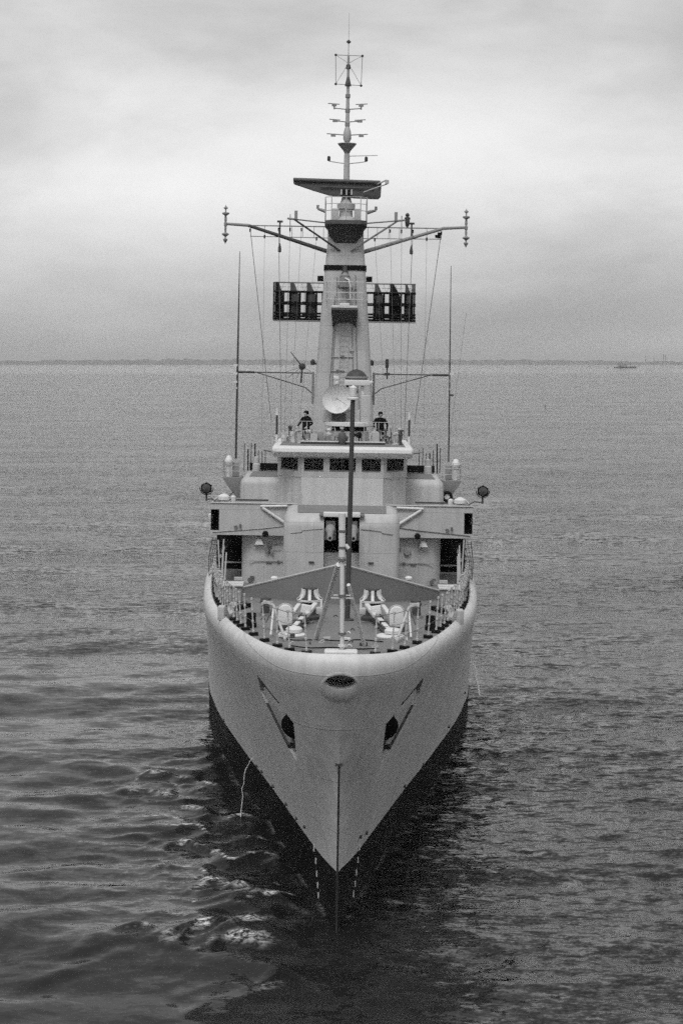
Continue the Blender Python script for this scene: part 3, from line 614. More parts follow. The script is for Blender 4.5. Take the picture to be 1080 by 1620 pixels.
for a, b, mul in facets:
    P('sill_wall', wallseg(a, b, z_band - .02, z_w0), GREY, bridge); P('head_wall', wallseg(a, b, z_w1, z_rf - .1), GREY, bridge)
    for k0, k1 in mul: P('mullion', wallseg(lerp2(a, b, k0), lerp2(a, b, k1), z_w0, z_w1, .072), GREY, bridge)
    for (q0, q1), (q2, q3) in zip(mul[:-1], mul[1:]):
        P('window_pane', wallseg(lerp2(a, b, q1), lerp2(a, b, q2), z_w0, z_w1, .012), glass, bridge)
        for fa, fb in ((z_w0 - .03, z_w0 + .025), (z_w1 - .025, z_w1 + .03)): P('window_frame', wallseg(lerp2(a, b, q1), lerp2(a, b, q2), fa, fb, .095), STEEL, bridge)
        qm = q1 + (q2 - q1) * .45; P('window_wiper', wallseg(lerp2(a, b, qm), lerp2(a, b, qm + .012), z_w0 + .15, z_w1 - .02, .1), DARK, bridge)
m1 = MB(); m1.box((0, 32.3, (z_band + z_rf) / 2), (2 * sw - .1, .1, z_rf - z_band - .1)); P('back_wall', m1, DARK, bridge)
m1 = MB(); m1.box((0, 30.2, z_stand - .012), (2 * sw - .3, 4.6, .02)); P('bridge_floor', m1, DARK, bridge)
m1 = MB(); m1.box((0, BS + .55, z_w0 - .1), (2 * fw - .4, .5, .16)); P('chart_shelf', m1, DARK, bridge)
# rolled bridge roof
rw = hx(112, 26.2); m1 = MB()
prof = [(26.55, LZ(725, 26.4)), (26.25, LZ(722, 26.2)), (26.1, LZ(716, 26.1)), (26.13, LZ(711, 26.1)), (26.3, z_rf), (26.6, z_rf + .03), (34.5, z_rf + .03), (34.5, z_rf - .25), (28, z_rf - .30)]
xr = [(-rw + .22 * (1 - math.sin(a)), .22 * (1 - math.cos(a))) for a in np.linspace(R(5), R(90), 5)[::-1]]
xr = [(-rw + .01, .22), (-rw + .04, .12), (-rw + .10, .05), (-rw + .22, 0), (rw - .22, 0), (rw - .10, .05), (rw - .04, .12), (rw - .01, .22)]
zc = z_rf - .2
m1.loft([[(x_, y_ + (i_ if y_ < 30 else -i_), zc + (z_ - zc) * (1 - i_ * 1.3)) for y_, z_ in prof] for x_, i_ in xr]); roof = P('bridge_roof', m1, WHITE, ship, ang=.8)
m1 = MB(); m1.add([(-rw + .35, 26.75, z_rf + .042), (rw - .35, 26.75, z_rf + .042), (rw - .35, 34.3, z_rf + .042), (-rw + .35, 34.3, z_rf + .042)], [(0, 1, 2, 3)]); P('roof_tread', m1, DECK, roof)
ZRF = z_rf + .04
m1 = MB(); m1.box((0, 28.2, ZRF + .05), (hx(134, 28), .1, .12)); m1.mi = 1; m1.box((0, 28.2, ZRF + .135), (hx(134, 28), .14, .05)); P('roof_coaming', m1, [DARK, WHITE], roof)
# lower side blocks of the bridge
for sd in SIDES:
    xa, xb = sw - .25, hx(161, 28.6); zt = LZ(757, 28.6); m1 = MB(); r_ = .35
    prof = [(28.4, z_floor)] + [(28.4 + r_ * (1 - math.cos(a)), zt - r_ + r_ * math.sin(a)) for a in np.linspace(0, math.pi / 2, 6)] + [(34, zt), (34, z_floor)]
    xs_ = [(xa, 0)] + [(xb - .3 + .3 * math.sin(a), .3 * (1 - math.cos(a))) for a in np.linspace(0, math.pi / 2 * .95, 6)]
    m1.loft([[(sd * x_, y_ + (i_ if y_ < 31 else 0), z_ - (i_ if z_ > zt - .2 else 0)) for y_, z_ in prof] for x_, i_ in xs_]); sb = P('bridge_side_block', m1, GREY, ship, ang=.75)
    m1 = MB(); m1.add([(sd * (xa + .15), 28.95, zt + .012), (sd * (xb - .4), 28.95, zt + .012), (sd * (xb - .4), 33.6, zt + .012), (sd * (xa + .15), 33.6, zt + .012)], [(0, 1, 2, 3)]); P('side_tread', m1, DECK, sb)
    # signal deck gear behind: low locker, rows of thin rods, curved davit
    m1 = MB(); m1.box((sd * (xa + xb) / 2 * 1.02, 33.3, zt + .22), (1.5, .4, .34)); P('flag_locker', m1, BLACK, sb)
    for k in range(7):
        q = L(387 + 5.5 * k, 700 + random.uniform(-4, 10) + k * 1.2, 33.4); q.x = abs(q.x) * sd
        m1 = MB(); m1.tube((q.x + random.uniform(-.03, .03), 33.4, zt), q, .035 if k in (1, 3) else .022, n=6); P('signal_rod', m1, BLACK if k in (1, 3) else DARK, sb)
    m1 = MB(); c = Vector((sd * (xb - .55), 33, zt)); m1.lathe([(.2, 0), (.2, .35), (.14, .4), (.14, .7), (.02, .75)], c, 12); P('ready_locker', m1, GREY, sb)
    m1 = MB(); m1.path([(sd * (xa + .2), 33, zt), (sd * (xa + .35), 33, zt + .7), (sd * (xa + .8), 33.4, zt + 1.0), (sd * (xa + 1.2), 33.4, zt + 1.05)], [.09, .08, .07, .05], 8); P('davit', m1, MID, sb)
    # outboard sponson with its machine rail
    sp_ = empty('signal_sponson', (sd * (xb + .05), 29.5, LZ(757, 29.5)), ship)
    m1 = MB(); m1.loft([[(sd * x_, y_, 0) for x_, y_ in ((-.1, -.5), (.82, -.5), (.82, .7), (-.1, .7))], [(sd * x_, y_, -.35) for x_, y_ in ((-.1, -.5), (.62, -.4), (.62, .6), (-.1, .7))], [(sd * x_, y_, -1.0) for x_, y_ in ((-.1, -.2), (.12, -.2), (.12, .4), (-.1, .4))]]); P('bracket', m1, MID, sp_)
    for x_, y_ in ((.0, -.48), (.4, -.48), (.8, -.48), (.8, .1), (.8, .65)):
        m1 = MB(); m1.tube((sd * x_, y_, 0), (sd * x_, y_, .82), .022, n=6); P('post', m1, GREY, sp_)
    m1 = MB()
    for z_ in (.3, .58, .82): m1.path([(0, -.48, z_), (sd * .8, -.48, z_), (sd * .8, .65, z_)], .016, 5)
    P('rail', m1, GREY, sp_)
    m1 = MB(); m1.lathe([(.1, 0), (.12, .5), (.2, .6), (.22, .75), (.14, .9), (.1, .98), (.03, 1.02)], (sd * .55, 0, 0), 12); P('covered_sight', m1, WHITE, sp_)
    m1 = MB(); m1.box((sd * .2, .2, .35), (.35, .3, .7)); P('cabinet', m1, MID, sp_, bevel=.04)
    m1 = MB(); m1.tube((sd * .3, -.3, -.7), (sd * 1.05, -1.2, -1.5), .025, n=6); P('stay', m1, DARK, sp_)
    if sd > 0:
        lb_ = MB(); lb_.path([(.2 * math.cos(a), 0, .2 * math.sin(a)) for a in np.linspace(0, 2 * math.pi, 21)], .07, 8); P('life_ring', lb_, BLACK, sp_, loc=(.13, -.5, -.75))
        m1 = MB(); m1.lathe([(.13, -.02), (.13, .02)], (.13, -.46, -.75), 14, (0, 1, 0)); P('ring_board', m1, WHITE, sp_)
m1 = MB(); c = L(468, 792, 25.8); m1.box(c + Vector((-.35, 0, 0)), (.07, .07, .75)); m1.box(c + Vector((.25, 0, 0)), (.07, .07, .75)); m1.box(c + Vector((-.05, 0, .34)), (.6, .06, .06)); m1.box(c + Vector((-.05, 0, -.02)), (.6, .06, .06)); P('boarding_step', m1, GREY, ship)

# gear on the bridge roof --------------------------------------------------
def roofpt(px, s): return Vector((L(px, 700, s).x, s, ZRF))
m1 = MB(); c = roofpt(541, 27.9); hh = LZ(684, 27.9) - ZRF; m1.lathe([(.1, -.02), (.14, .1), (.2, .3), (.19, hh - .12), (.14, hh - .02), (.02, hh)], c, 14); P('binnacle', m1, DARKER, roof)
for px, s in ((557, 29.0), (567.5, 29.0)):
    c = roofpt(px, s) + Vector((0, 0, LZ(688, s) - ZRF)); e_ = empty('signal_lamp', c, roof)
    m1 = MB(); m1.lathe([(.06, .25), (.14, .2), (.15, -.1), (.12, -.12)], (0, 0, 0), 14, (0, 1, 0)); m1.tube((0, 0, -.1), (0, 0, ZRF - c.z), .03, n=6); P('body', m1, BLACK, e_)
m1 = MB(); m1.box(roofpt(505, 29) + Vector((0, 0, .28)), (.4, .4, .58)); P('roof_cabinet', m1, MID, roof, bevel=.03)
for px, py in ((437.5, 648), (646.5, 652)):
    c = roofpt(px, 30); zt = LZ(py, 30); e_ = empty('whip_socket', c, roof)
    m1 = MB(); m1.tube((0, 0, 0), (0, 0, .35), .06, n=10); P('insulator', m1, WHITE, e_); m1 = MB(); m1.tube((0, 0, zt - ZRF - .32), (0, 0, zt - ZRF), .06, n=10); P('top_insulator', m1, WHITE, e_)
    m1 = MB(); m1.tube((0, 0, .3), (0, 0, zt - ZRF - .3), .05, n=8); P('stem', m1, DARK, e_)
for k in range(60):
    px = random.choice([random.uniform(446, 500), random.uniform(585, 642)]) if k < 44 else random.uniform(510, 590); s = random.uniform(28.5, 32); c = roofpt(px, s); m1 = MB(); h_ = random.uniform(.12, .62); kind = k % 5
    if kind == 0: m1.box((0, 0, h_ / 2), (random.uniform(.12, .35), .2, h_)); nm_ = 'junction_box'
    elif kind == 1: m1.lathe([(.06, 0), (.08, h_), (.12, h_ + .05), (.1, h_ + .12), (.02, h_ + .15)], n=9); nm_ = 'voice_pipe'
    elif kind == 2: m1.path([(-.15, 0, 0), (-.1, 0, h_), (.1, 0, h_ + .05), (.18, 0, 0)], .03, 6); nm_ = 'hoop'
    elif kind == 3: m1.tube((0, 0, 0), (random.uniform(-.15, .15), 0, h_ + .25), .025, n=6); m1.box((0, 0, h_), (.14, .1, .1)); nm_ = 'sight_stand'
    else: m1.lathe([(.13, 0), (.13, .04), (.04, .06), (.04, h_), (.11, h_ + .02), (.11, h_ + .1)], n=10); nm_ = 'repeater'
    P(nm_, m1, random.choice([GREY, GREY, MID, DARK, DARKER, WHITE]), roof, loc=c)
for sd in SIDES:
    base = [Vector((sd * x_, y_, ZRF)) for x_, y_ in ((1.05, 31.6), (1.75, 31.6), (2.45, 31.6), (2.45, 32.8), (2.45, 34))]
    rr = empty('roof_rail', (0, 0, 0), roof)
    for b_ in base[:4]:
        m1 = MB(); m1.tube(b_, b_ + Vector((0, 0, .95)), .017, n=6); P('post', m1, GREY, rr) if False else P('roof_post', m1, GREY, roof)
    m1 = MB()
    for z_ in (.5, .95): m1.path([b_ + Vector((0, 0, z_)) for b_ in base[:4]], .014, 5)
    bpy.data.objects.remove(rr, do_unlink=True); P('roof_rail', m1, GREY, roof)
# gunnery director ---------------------------------------------------------
DS = 33.0; dc = L(552, 670, DS); dirr = empty('gunnery_director', (dc.x, DS, ZRF), ship); zz = lambda py: LZ(py, DS) - ZRF
def DX(px): return L(px, 640, DS).x - dc.x
m1 = MB(); m1.lathe([(.98, 0), (.98, zz(681))], (0, 0, 0), 24); P('pedestal', m1, GREY, dirr)
m1 = MB(); m1.lathe([(.86, zz(682)), (.86, zz(674))], (0, 0, 0), 24); P('turning_gap', m1, BLACK, dirr)
m1 = MB(); m1.lathe([(1.16, zz(674)), (1.2, zz(673)), (1.2, zz(668)), (.9, zz(667))], (0, 0, 0), 28); P('turntable', m1, WHITE, dirr)
m1 = MB(); m1.box(((DX(570) + DX(586)) / 2, 0, (zz(668) + zz(624)) / 2), (DX(586) - DX(570), 1.0, zz(624) - zz(668))); P('side_housing', m1, GREY, dirr, bevel=.05)
m1 = MB(); m1.box(((DX(511) + DX(570)) / 2, .35, (zz(668) + zz(648)) / 2), (DX(570) - DX(511), .8, zz(648) - zz(668))); P('body', m1, GREY, dirr, bevel=.05)
m1 = MB(); m1.box((DX(536), -.15, (zz(666) + zz(654)) / 2), (.7, .4, zz(654) - zz(666))); P('base_block', m1, DARK, dirr)
dish = empty('dish_antenna', (DX(532.5), -.55, zz(631)), dirr); dish.rotation_euler = (R(-8), 0, 0)
rd = hx(22.5, DS); pr = [(0.001, .30)] + [(rd * k, .30 * (1 - k * k)) for k in (.15, .3, .45, .6, .75, .88, 1.0)] + [(rd * 1.02, -.02), (rd * 1.02, .04)] + [(rd * k, .34 * (1 - k * k) + .04) for k in (.88, .6, .3, .05)]
m1 = MB(); m1.lathe(pr, (0, 0, 0), 32, (0, 1, 0)); P('reflector', m1, WHITE, dirr, loc=dish.location, rot=dish.rotation_euler, ang=1.2)
m1 = MB(); m1.lathe([(.075, -.02), (.075, .06), (.02, .07)], (0, -.28, 0), 12, (0, -1, 0))
for a in (R(90), R(125), R(330)): m1.tube((rd * .8 * math.cos(a), .08, rd * .8 * math.sin(a)), (0, -.26, 0), .014, n=5)
P('feed_horn', m1, GREY, dirr, loc=dish.location, rot=dish.rotation_euler); bpy.data.objects.remove(dish, do_unlink=True)
m1 = MB(); m1.box((DX(548), -.1, zz(628)), (.25, .35, .35)); m1.tube((DX(532), .1, zz(631)), (DX(560), .1, zz(631)), .12); P('trunnion', m1, GREY, dirr)
c = (DX(563), .15, zz(602)); m1 = MB(); m1.lathe([(hx(18, DS), 0)] + [(hx(18, DS) * math.cos(a), hx(18, DS) * math.sin(a)) for a in np.linspace(.05, 1.52, 8)], c, 24); P('sight_dome', m1, DARK, dirr)
m1 = MB(); m1.lathe([(hx(18.6, DS), 0), (hx(18.6, DS), .10)], (c[0], c[1], c[2] + .12), 24); P('dome_band', m1, MID, dirr)
m1 = MB(); m1.box((DX(564), -.1, zz(605)), (DX(586) - DX(546), .9, zz(601) - zz(610))); m1.box((DX(557), -.1, zz(617)), (.2, .5, .45)); m1.box((DX(573), -.1, zz(617)), (.17, .5, .45)); m1.box((DX(586), -.3, zz(604)), (.2, .5, .14), Euler((0, R(-25), 0))); P('sight_bracket', m1, WHITE, dirr, bevel=.03)
m1 = MB(); m1.box((DX(531), .2, zz(598)), (.28, .4, .16), Euler((0, R(10), 0))); m1.box((DX(532), .2, zz(606)), (.16, .3, .16)); P('sight_box', m1, WHITE, dirr, bevel=.03)
m1 = MB(); m1.tube((DX(548), 0, zz(612)), (DX(555), 0, zz(600)), .07); P('sight_arm', m1, DARK, dirr)

# foremast -----------------------------------------------------------------
MS = 38.0; Z = lambda py: LZ(py, MS)
def MX(px): return L(px, 400, MS).x - .02
mast = MB(); secs = [(760, 51), (640, 46.5), (520, 38.5), (430, 32), (385, 28.5), (352, 28)]
def sec(hw_, z_, r_=.25): return [(x_, MS + .2 + y_, z_) for x_, y_ in [(q[0], q[1] - hw_ * .9) for q in roundrect(hw_, 0, hw_ * 1.8, min(r_, hw_ * .4), 3)]]
mast.loft([sec(hx(w_, MS), Z(py)) for py, w_ in secs]); mast = P('foremast', mast, GREY, ship, ang=.7)
zf = Z(424.5); m1 = MB(); m1.loft([sec(hx(33.5, MS), zf - .13), sec(hx(33.5, MS), zf + .13)]); P('black_band', m1, BLACK, mast)
def front(py): 
    pys = [760, 640, 520, 430, 385, 352][::-1]; ws = [51, 46.5, 38.5, 32, 28.5, 28][::-1]; return MS + .2 - hx(float(np.interp(py, pys, ws)), MS) * .9
for py in range(530, 660, 8):
    m1 = MB(); m1.tube((-.22, front(py) - .08, Z(py)), (.22, front(py) - .08, Z(py)), .012, n=5); P('ladder_rung', m1, GREY, mast)
for x_ in (-.23, .23):
    m1 = MB(); m1.tube((x_, front(660) - .08, Z(660)), (x_, front(526) - .08, Z(526)), .018, n=5); P('ladder_rail', m1, GREY, mast)
for py, px0, px1 in ((565, 528, 562), (587, 527, 548)):
    m1 = MB(); m1.tube((MX(px0), front(py) - .05, Z(py)), (MX(px1), front(py) - .05, Z(py)), .025, n=6); m1.box((MX((px0 + px1) / 2), front(py) - .06, Z(py) + .03), (.18, .08, .1)); P('pipe_run', m1, STEEL, mast)
for x0_, x1_, pa, pb_ in ((-.62, -.42, 655, 440), (-.75, -.5, 640, 470), (.55, .40, 655, 520), (.72, .55, 620, 436), (.85, .62, 650, 535)):
    m1 = MB(); pp = [(x0_ + (x1_ - x0_) * q + random.uniform(-.02, .02), front(pa + (pb_ - pa) * q) - .03, Z(pa + (pb_ - pa) * q)) for q in np.linspace(0, 1, 9)]
    m1.path(pp, random.choice([.018, .024, .03]), 5); P('cable_run', m1, MID, mast)
for k in range(16):
    py = random.uniform(440, 655); x_ = random.uniform(-.8, .8) * (1 - (655 - py) / 700)
    if abs(x_) < .32 and py > 520 or 470 < py < 525: continue
    m1 = MB(); m1.box((x_, front(py) - .05, Z(py)), (random.uniform(.08, .22), .12, random.uniform(.08, .26))); P('mast_box', m1, random.choice([GREY, MID, STEEL]), mast)
# navigation-radar balcony low on the mast front
bz1, bz0 = Z(489), Z(517); fy = front(500)
m1 = MB()
rings = []
for x_ in (-hx(21, 36.5), -hx(11, 36.5), hx(11, 36.5), hx(21, 36.5)):
    notch = .22 if abs(x_) < hx(15, 36.5) else 0
    rings.append([(x_ * .9, fy + .2, bz0 + notch), (x_ * .9, fy - .25, bz0 + notch), (x_, fy - 1.15, bz1 - .1), (x_, fy - 1.15, bz1), (x_, fy + .2, bz1)])
m1.loft(rings); bal = P('balcony', m1, DARKER, mast)  # underside shade put into the balcony's dark colour
m1 = MB(); m1.box((0, fy - 1.05, bz1 + .12), (.5, .25, .26)); m1.box((-.45, fy - 1.1, bz1 + .06), (.42, .12, .13)); m1.box((.45, fy - 1.1, bz1 + .06), (.42, .12, .13)); P('balcony_sill', m1, WHITE, mast, bevel=.03)
for z_ in (.45, .8, 1.35):
    m1 = MB(); w_ = .95; m1.path([(-w_, fy + .1, bz1 + z_), (-w_, fy - 1.1, bz1 + z_), (w_, fy - 1.1, bz1 + z_), (w_, fy + .1, bz1 + z_)], .018, 5); P('balcony_rail', m1, WHITE, mast)
for x_ in (-.95, -.45, .45, .95):
    m1 = MB(); m1.tube((x_, fy - 1.1, bz1), (x_ , fy - 1.1, bz1 + 1.38), .02, n=6); P('balcony_post', m1, GREY, mast)
m1 = MB(); m1.lathe([(.2, 0), (.2, .2), (.12, .3), (.12, .9), (.28, 1.0), (.3, 1.25), (.2, 1.35), (.22, 1.6), (.1, 1.75)], (0, fy - .5, bz1 + .1), 12); m1.box((0, fy - .6, bz1 + 1.35), (.55, .3, .5)); P('radar_pedestal', m1, MID, mast)
m1 = MB(); m1.path([(0, fy - .75, bz1 + 1.55), (.2, fy - .8, bz1 + 1.45), (.28, fy - .8, bz1 + 1.1), (.28, fy - .8, bz1 + .5)], .05, 7); P('waveguide', m1, WHITE, mast)
m1 = MB(); m1.lathe([(.3, 0), (.22, .1), (.12, .4), (.1, .6)], (0, fy - .4, zf - .55), 12); P('fog_siren', m1, DARK, mast)
for px in (508, 585):
    m1 = MB(); m1.box((MX(px) , MS + .2, Z(441)), (hx(9.5, MS), .4, .28)); P('side_box', m1, BLACK, mast)
for px, d_ in ((498, -1), (591, 1)):
    m1 = MB(); m1.lathe([(.1, -.1), (.12, 0), (.12, .12), (.05, .2)], (MX(px), MS + .1, Z(575)), 10); m1.tube((MX(px), MS + .1, Z(575)), (MX(px) - d_ * .3, MS + .1, Z(577)), .05); P('mast_light', m1, DARK, mast)
# bowl under the radar platform and the platform itself
m1 = MB(); z0, z1, z2 = Z(386), Z(358), Z(352)
def oct_(hw_, yf, z_): return [(-hw_, MS + 1.0, z_), (-hw_, yf + .4, z_), (-hw_ * .7, yf, z_), (hw_ * .7, yf, z_), (hw_, yf + .4, z_), (hw_, MS + 1.0, z_)][::-1]
m1.loft([oct_(hx(23, MS), front(386) - .02, z0), oct_(hx(29, MS), front(358) - .75, z1 - .15), oct_(hx(33, MS), front(358) - 1.05, z1), oct_(hx(33, MS), front(358) - 1.05, z2)]); P('radar_platform', m1, DARKER, mast)  # shade beneath the bowl put into its dark colour
m1 = MB(); yf = front(358) - 1.0
for z_ in (.5, .85, 1.2): m1.path([(-1.08, MS + .9, z2 + z_), (-1.08, yf + .35, z2 + z_), (-.75, yf, z2 + z_), (.75, yf, z2 + z_), (1.08, yf + .35, z2 + z_), (1.08, MS + .9, z2 + z_)], .018, 5)
P('platform_rail', m1, GREY, mast)
for x_, y_ in ((-1.08, yf + .35), (-.75, yf), (0, yf), (.75, yf), (1.08, yf + .35), (-1.08, MS + .9), (1.08, MS + .9)):
    m1 = MB(); m1.tube((x_, y_, z2), (x_, y_, z2 + 1.2), .025, n=6); P('platform_post', m1, GREY, mast)
m1 = MB(); m1.lathe([(.62, 0), (.55, .2), (.36, .3), (.34, .62), (.46, .7), (.48, .95), (.3, 1.05), (.2, 1.4)], (0, MS, z2), 18); P('turning_gear', m1, GREY, mast)
for x_ in (-.55, .6): 
    m1 = MB(); m1.box((x_, MS - .3, z2 + .35), (.35, .3, .7)); P('platform_cabinet', m1, GREY, mast, bevel=.03)
for d_, px0, px1, py0, py1 in ((-1, 515, 502, 335, 331), (1, 580, 594, 336, 332)):
    m1 = MB(); m1.tube((MX(px0), MS, Z(py0)), (MX(px1), MS, Z(py1)), .10, .06, 8); m1.tube((MX(px1), MS, Z(py1)), (MX(px1), MS, Z(py1 - 6)), .07, n=8); P('side_horn', m1, MID, mast)
# cheese radar antenna
rad = empty('search_radar', (0, MS, 0), ship)
top = [(463, 285), (470, 285), (540, 285.5), (598, 287), (602, 288)]; bot = [(601, 312), (597, 316), (560, 315), (520, 311), (495, 304), (475, 297), (463, 293)]
ol = [(MX(a_), Z(b_)) for a_, b_ in top + bot]
m1 = MB(); n_ = len(ol); cx_ = 0.0
def dep(x_): return .55 - .10 * (x_ - cx_) ** 2
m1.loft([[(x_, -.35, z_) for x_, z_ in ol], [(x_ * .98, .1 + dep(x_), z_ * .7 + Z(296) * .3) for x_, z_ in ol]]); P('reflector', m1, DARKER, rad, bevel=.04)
m1 = MB(); m1.tube((MX(463), -.4, Z(286.5)), (MX(600), -.4, Z(289)), .10, n=8); P('top_roll', m1, DARKER, rad)
m1 = MB(); m1.tube((MX(505), -.42, Z(297.5)), (MX(590), -.42, Z(299)), .03, n=6); P('stiffener', m1, DARK, rad)
for px in (543, 551): 
    m1 = MB(); m1.box((MX(px), -.38, Z(305)), (.14, .1, .26)); P('slot', m1, BLACK, rad)
for px in (539, 547, 555):
    m1 = MB(); m1.box((MX(px), -.37, Z(305)), (.09, .08, .28)); P('slot_rib', m1, GREY, rad)
m1 = MB(); m1.tube((MX(574), -.5, Z(305)), (MX(610), -1.0, Z(293)), .035, n=6); m1.tube((MX(595), -.4, Z(292)), (MX(609), -1.0, Z(287)), .04, n=6); m1.lathe([(.1, -.1), (.1, .1)], (MX(610), -1.0, Z(290)), 10); P('feed_arm', m1, GREY, rad)
m1 = MB(); m1.tube((0, 0, z2 + 1.3), (0, 0, Z(312)), .16, n=12); P('shaft', m1, GREY, rad)
# pole topmast behind the radar
TMS = MS + 1.3; ZT = lambda py: LZ(py, TMS)
def TX(px, py): q = L(px, py, TMS); return q.x
tm = MB(); tm.tube((0, TMS, Z(352)), (0, TMS, ZT(245)), .20, .15, 10); tm.tube((0, TMS, ZT(245)), (0, TMS, ZT(88)), .13, .06, 10); tm = P('topmast', tm, GREY, ship)
m1 = MB(); m1.lathe([(.13, 0), (.2, .15), (.5, ZT(228) - ZT(243)), (.5, ZT(227) - ZT(243)), (.1, ZT(226) - ZT(243))], (0, TMS, ZT(243)), 16); P('funnel_aerial', m1, MID, tm)
m1 = MB(); m1.lathe([(.15, 0), (.22, .15), (.2, .5), (.13, .75)], (0, TMS, ZT(224)), 12); P('aerial_drum', m1, GREY, tm)
for py in (155, 178, 200):
    m1 = MB(); m1.lathe([(.1, 0), (.13, .02), (.13, .2), (.1, .22)], (0, TMS, ZT(py)), 10); P('collar', m1, MID, tm)
for py, w_, lift in ((173, 25, 8), (193, 23, 3), (214, 26, 1)):
    for sd in SIDES:
        m1 = MB(); zz_ = ZT(py); e_ = sd * hx(w_, TMS)
        m1.tube((0, TMS, zz_), (e_ * .85, TMS, zz_ + .06), .03, n=6); P('dipole_arm', m1, MID, tm)
        m1 = MB(); zl = zz_ + hx(lift, TMS); m1.tube((e_ * .5, TMS, zl), (e_ * 1.25, TMS, zl + .04), .028, n=6); m1.box((e_ * .85, TMS, zl - .05), (.26, .12, .12)); m1.tube((e_ * .85, TMS, zz_), (e_ * .85, TMS, zl), .04, n=6); P('dipole', m1, MID, tm)
for px, py in ((520, 254), (579, 254)):
    m1 = MB(); x_ = TX(px, py); m1.path([(0, TMS, ZT(259)), (x_ * .6, TMS, ZT(257)), (x_, TMS, ZT(255))], .028, 6); P('lamp_arm', m1, GREY, tm)
    m1 = MB(); m1.lathe([(.06, 0), (.085, .04), (.085, .22), (.03, .27)], (x_, TMS, ZT(255)), 10); P('signal_light', m1, DARK, tm)
m1 = MB(); m1.tube((0, TMS, ZT(247)), (TX(597, 246), TMS, ZT(245)), .022, n=6); P('gaff', m1, GREY, tm)
cage = [(TX(531, 86), ZT(87)), (TX(573, 87), ZT(88)), (TX(571, 134), ZT(135)), (TX(531, 133), ZT(133))]
for (xa, za), (xb, zb) in zip(cage, cage[1:] + cage[:1]):
    m1 = MB(); m1.tube((xa, TMS, za), (xb, TMS, zb), .018, n=5); P('cage_bar', m1, MID, tm)
for xa, za in cage:
    m1 = MB(); m1.lathe([(.02, -.07), (.07, -.03), (.07, .03), (.02, .07)], (xa, TMS, za), 8); P('cage_knob', m1, DARK, tm)
    m1 = MB(); m1.tube((xa, TMS, za), (0, TMS, ZT(100)), .012, n=5); P('cage_stay', m1, MID, tm)
for y_ in (-.6, .6):
    m1 = MB(); m1.tube((0, TMS + y_, ZT(88)), (0, TMS + y_, ZT(133)), .018, n=5); m1.tube((0, TMS, ZT(88)), (0, TMS + y_, ZT(88)), .018, n=5); m1.tube((0, TMS, ZT(133)), (0, TMS + y_, ZT(133)), .018, n=5); P('cage_bar', m1, MID, tm)
m1 = MB(); m1.lathe([(.18, 0), (.12, .25), (.05, .6)], (0, TMS, ZT(136)), 10); m1.lathe([(.05, 0), (.13, .05), (.11, .25), (.04, .3)], (0, TMS, ZT(110)), 10); P('cone_aerial', m1, DARK, tm)
m1 = MB(); m1.tube((0, TMS, ZT(88)), (0, TMS, ZT(66)), .02, n=5); m1.tube((0, TMS, ZT(66)), (0, TMS, ZT(20)), .012, .006, 5); P('whip', m1, MID, tm)
m1 = MB(); m1.lathe([(.03, -.1), (.12, -.03), (.12, .03), (.03, .1)], (0, TMS, ZT(66)), 10); P('truck', m1, DARK, tm)

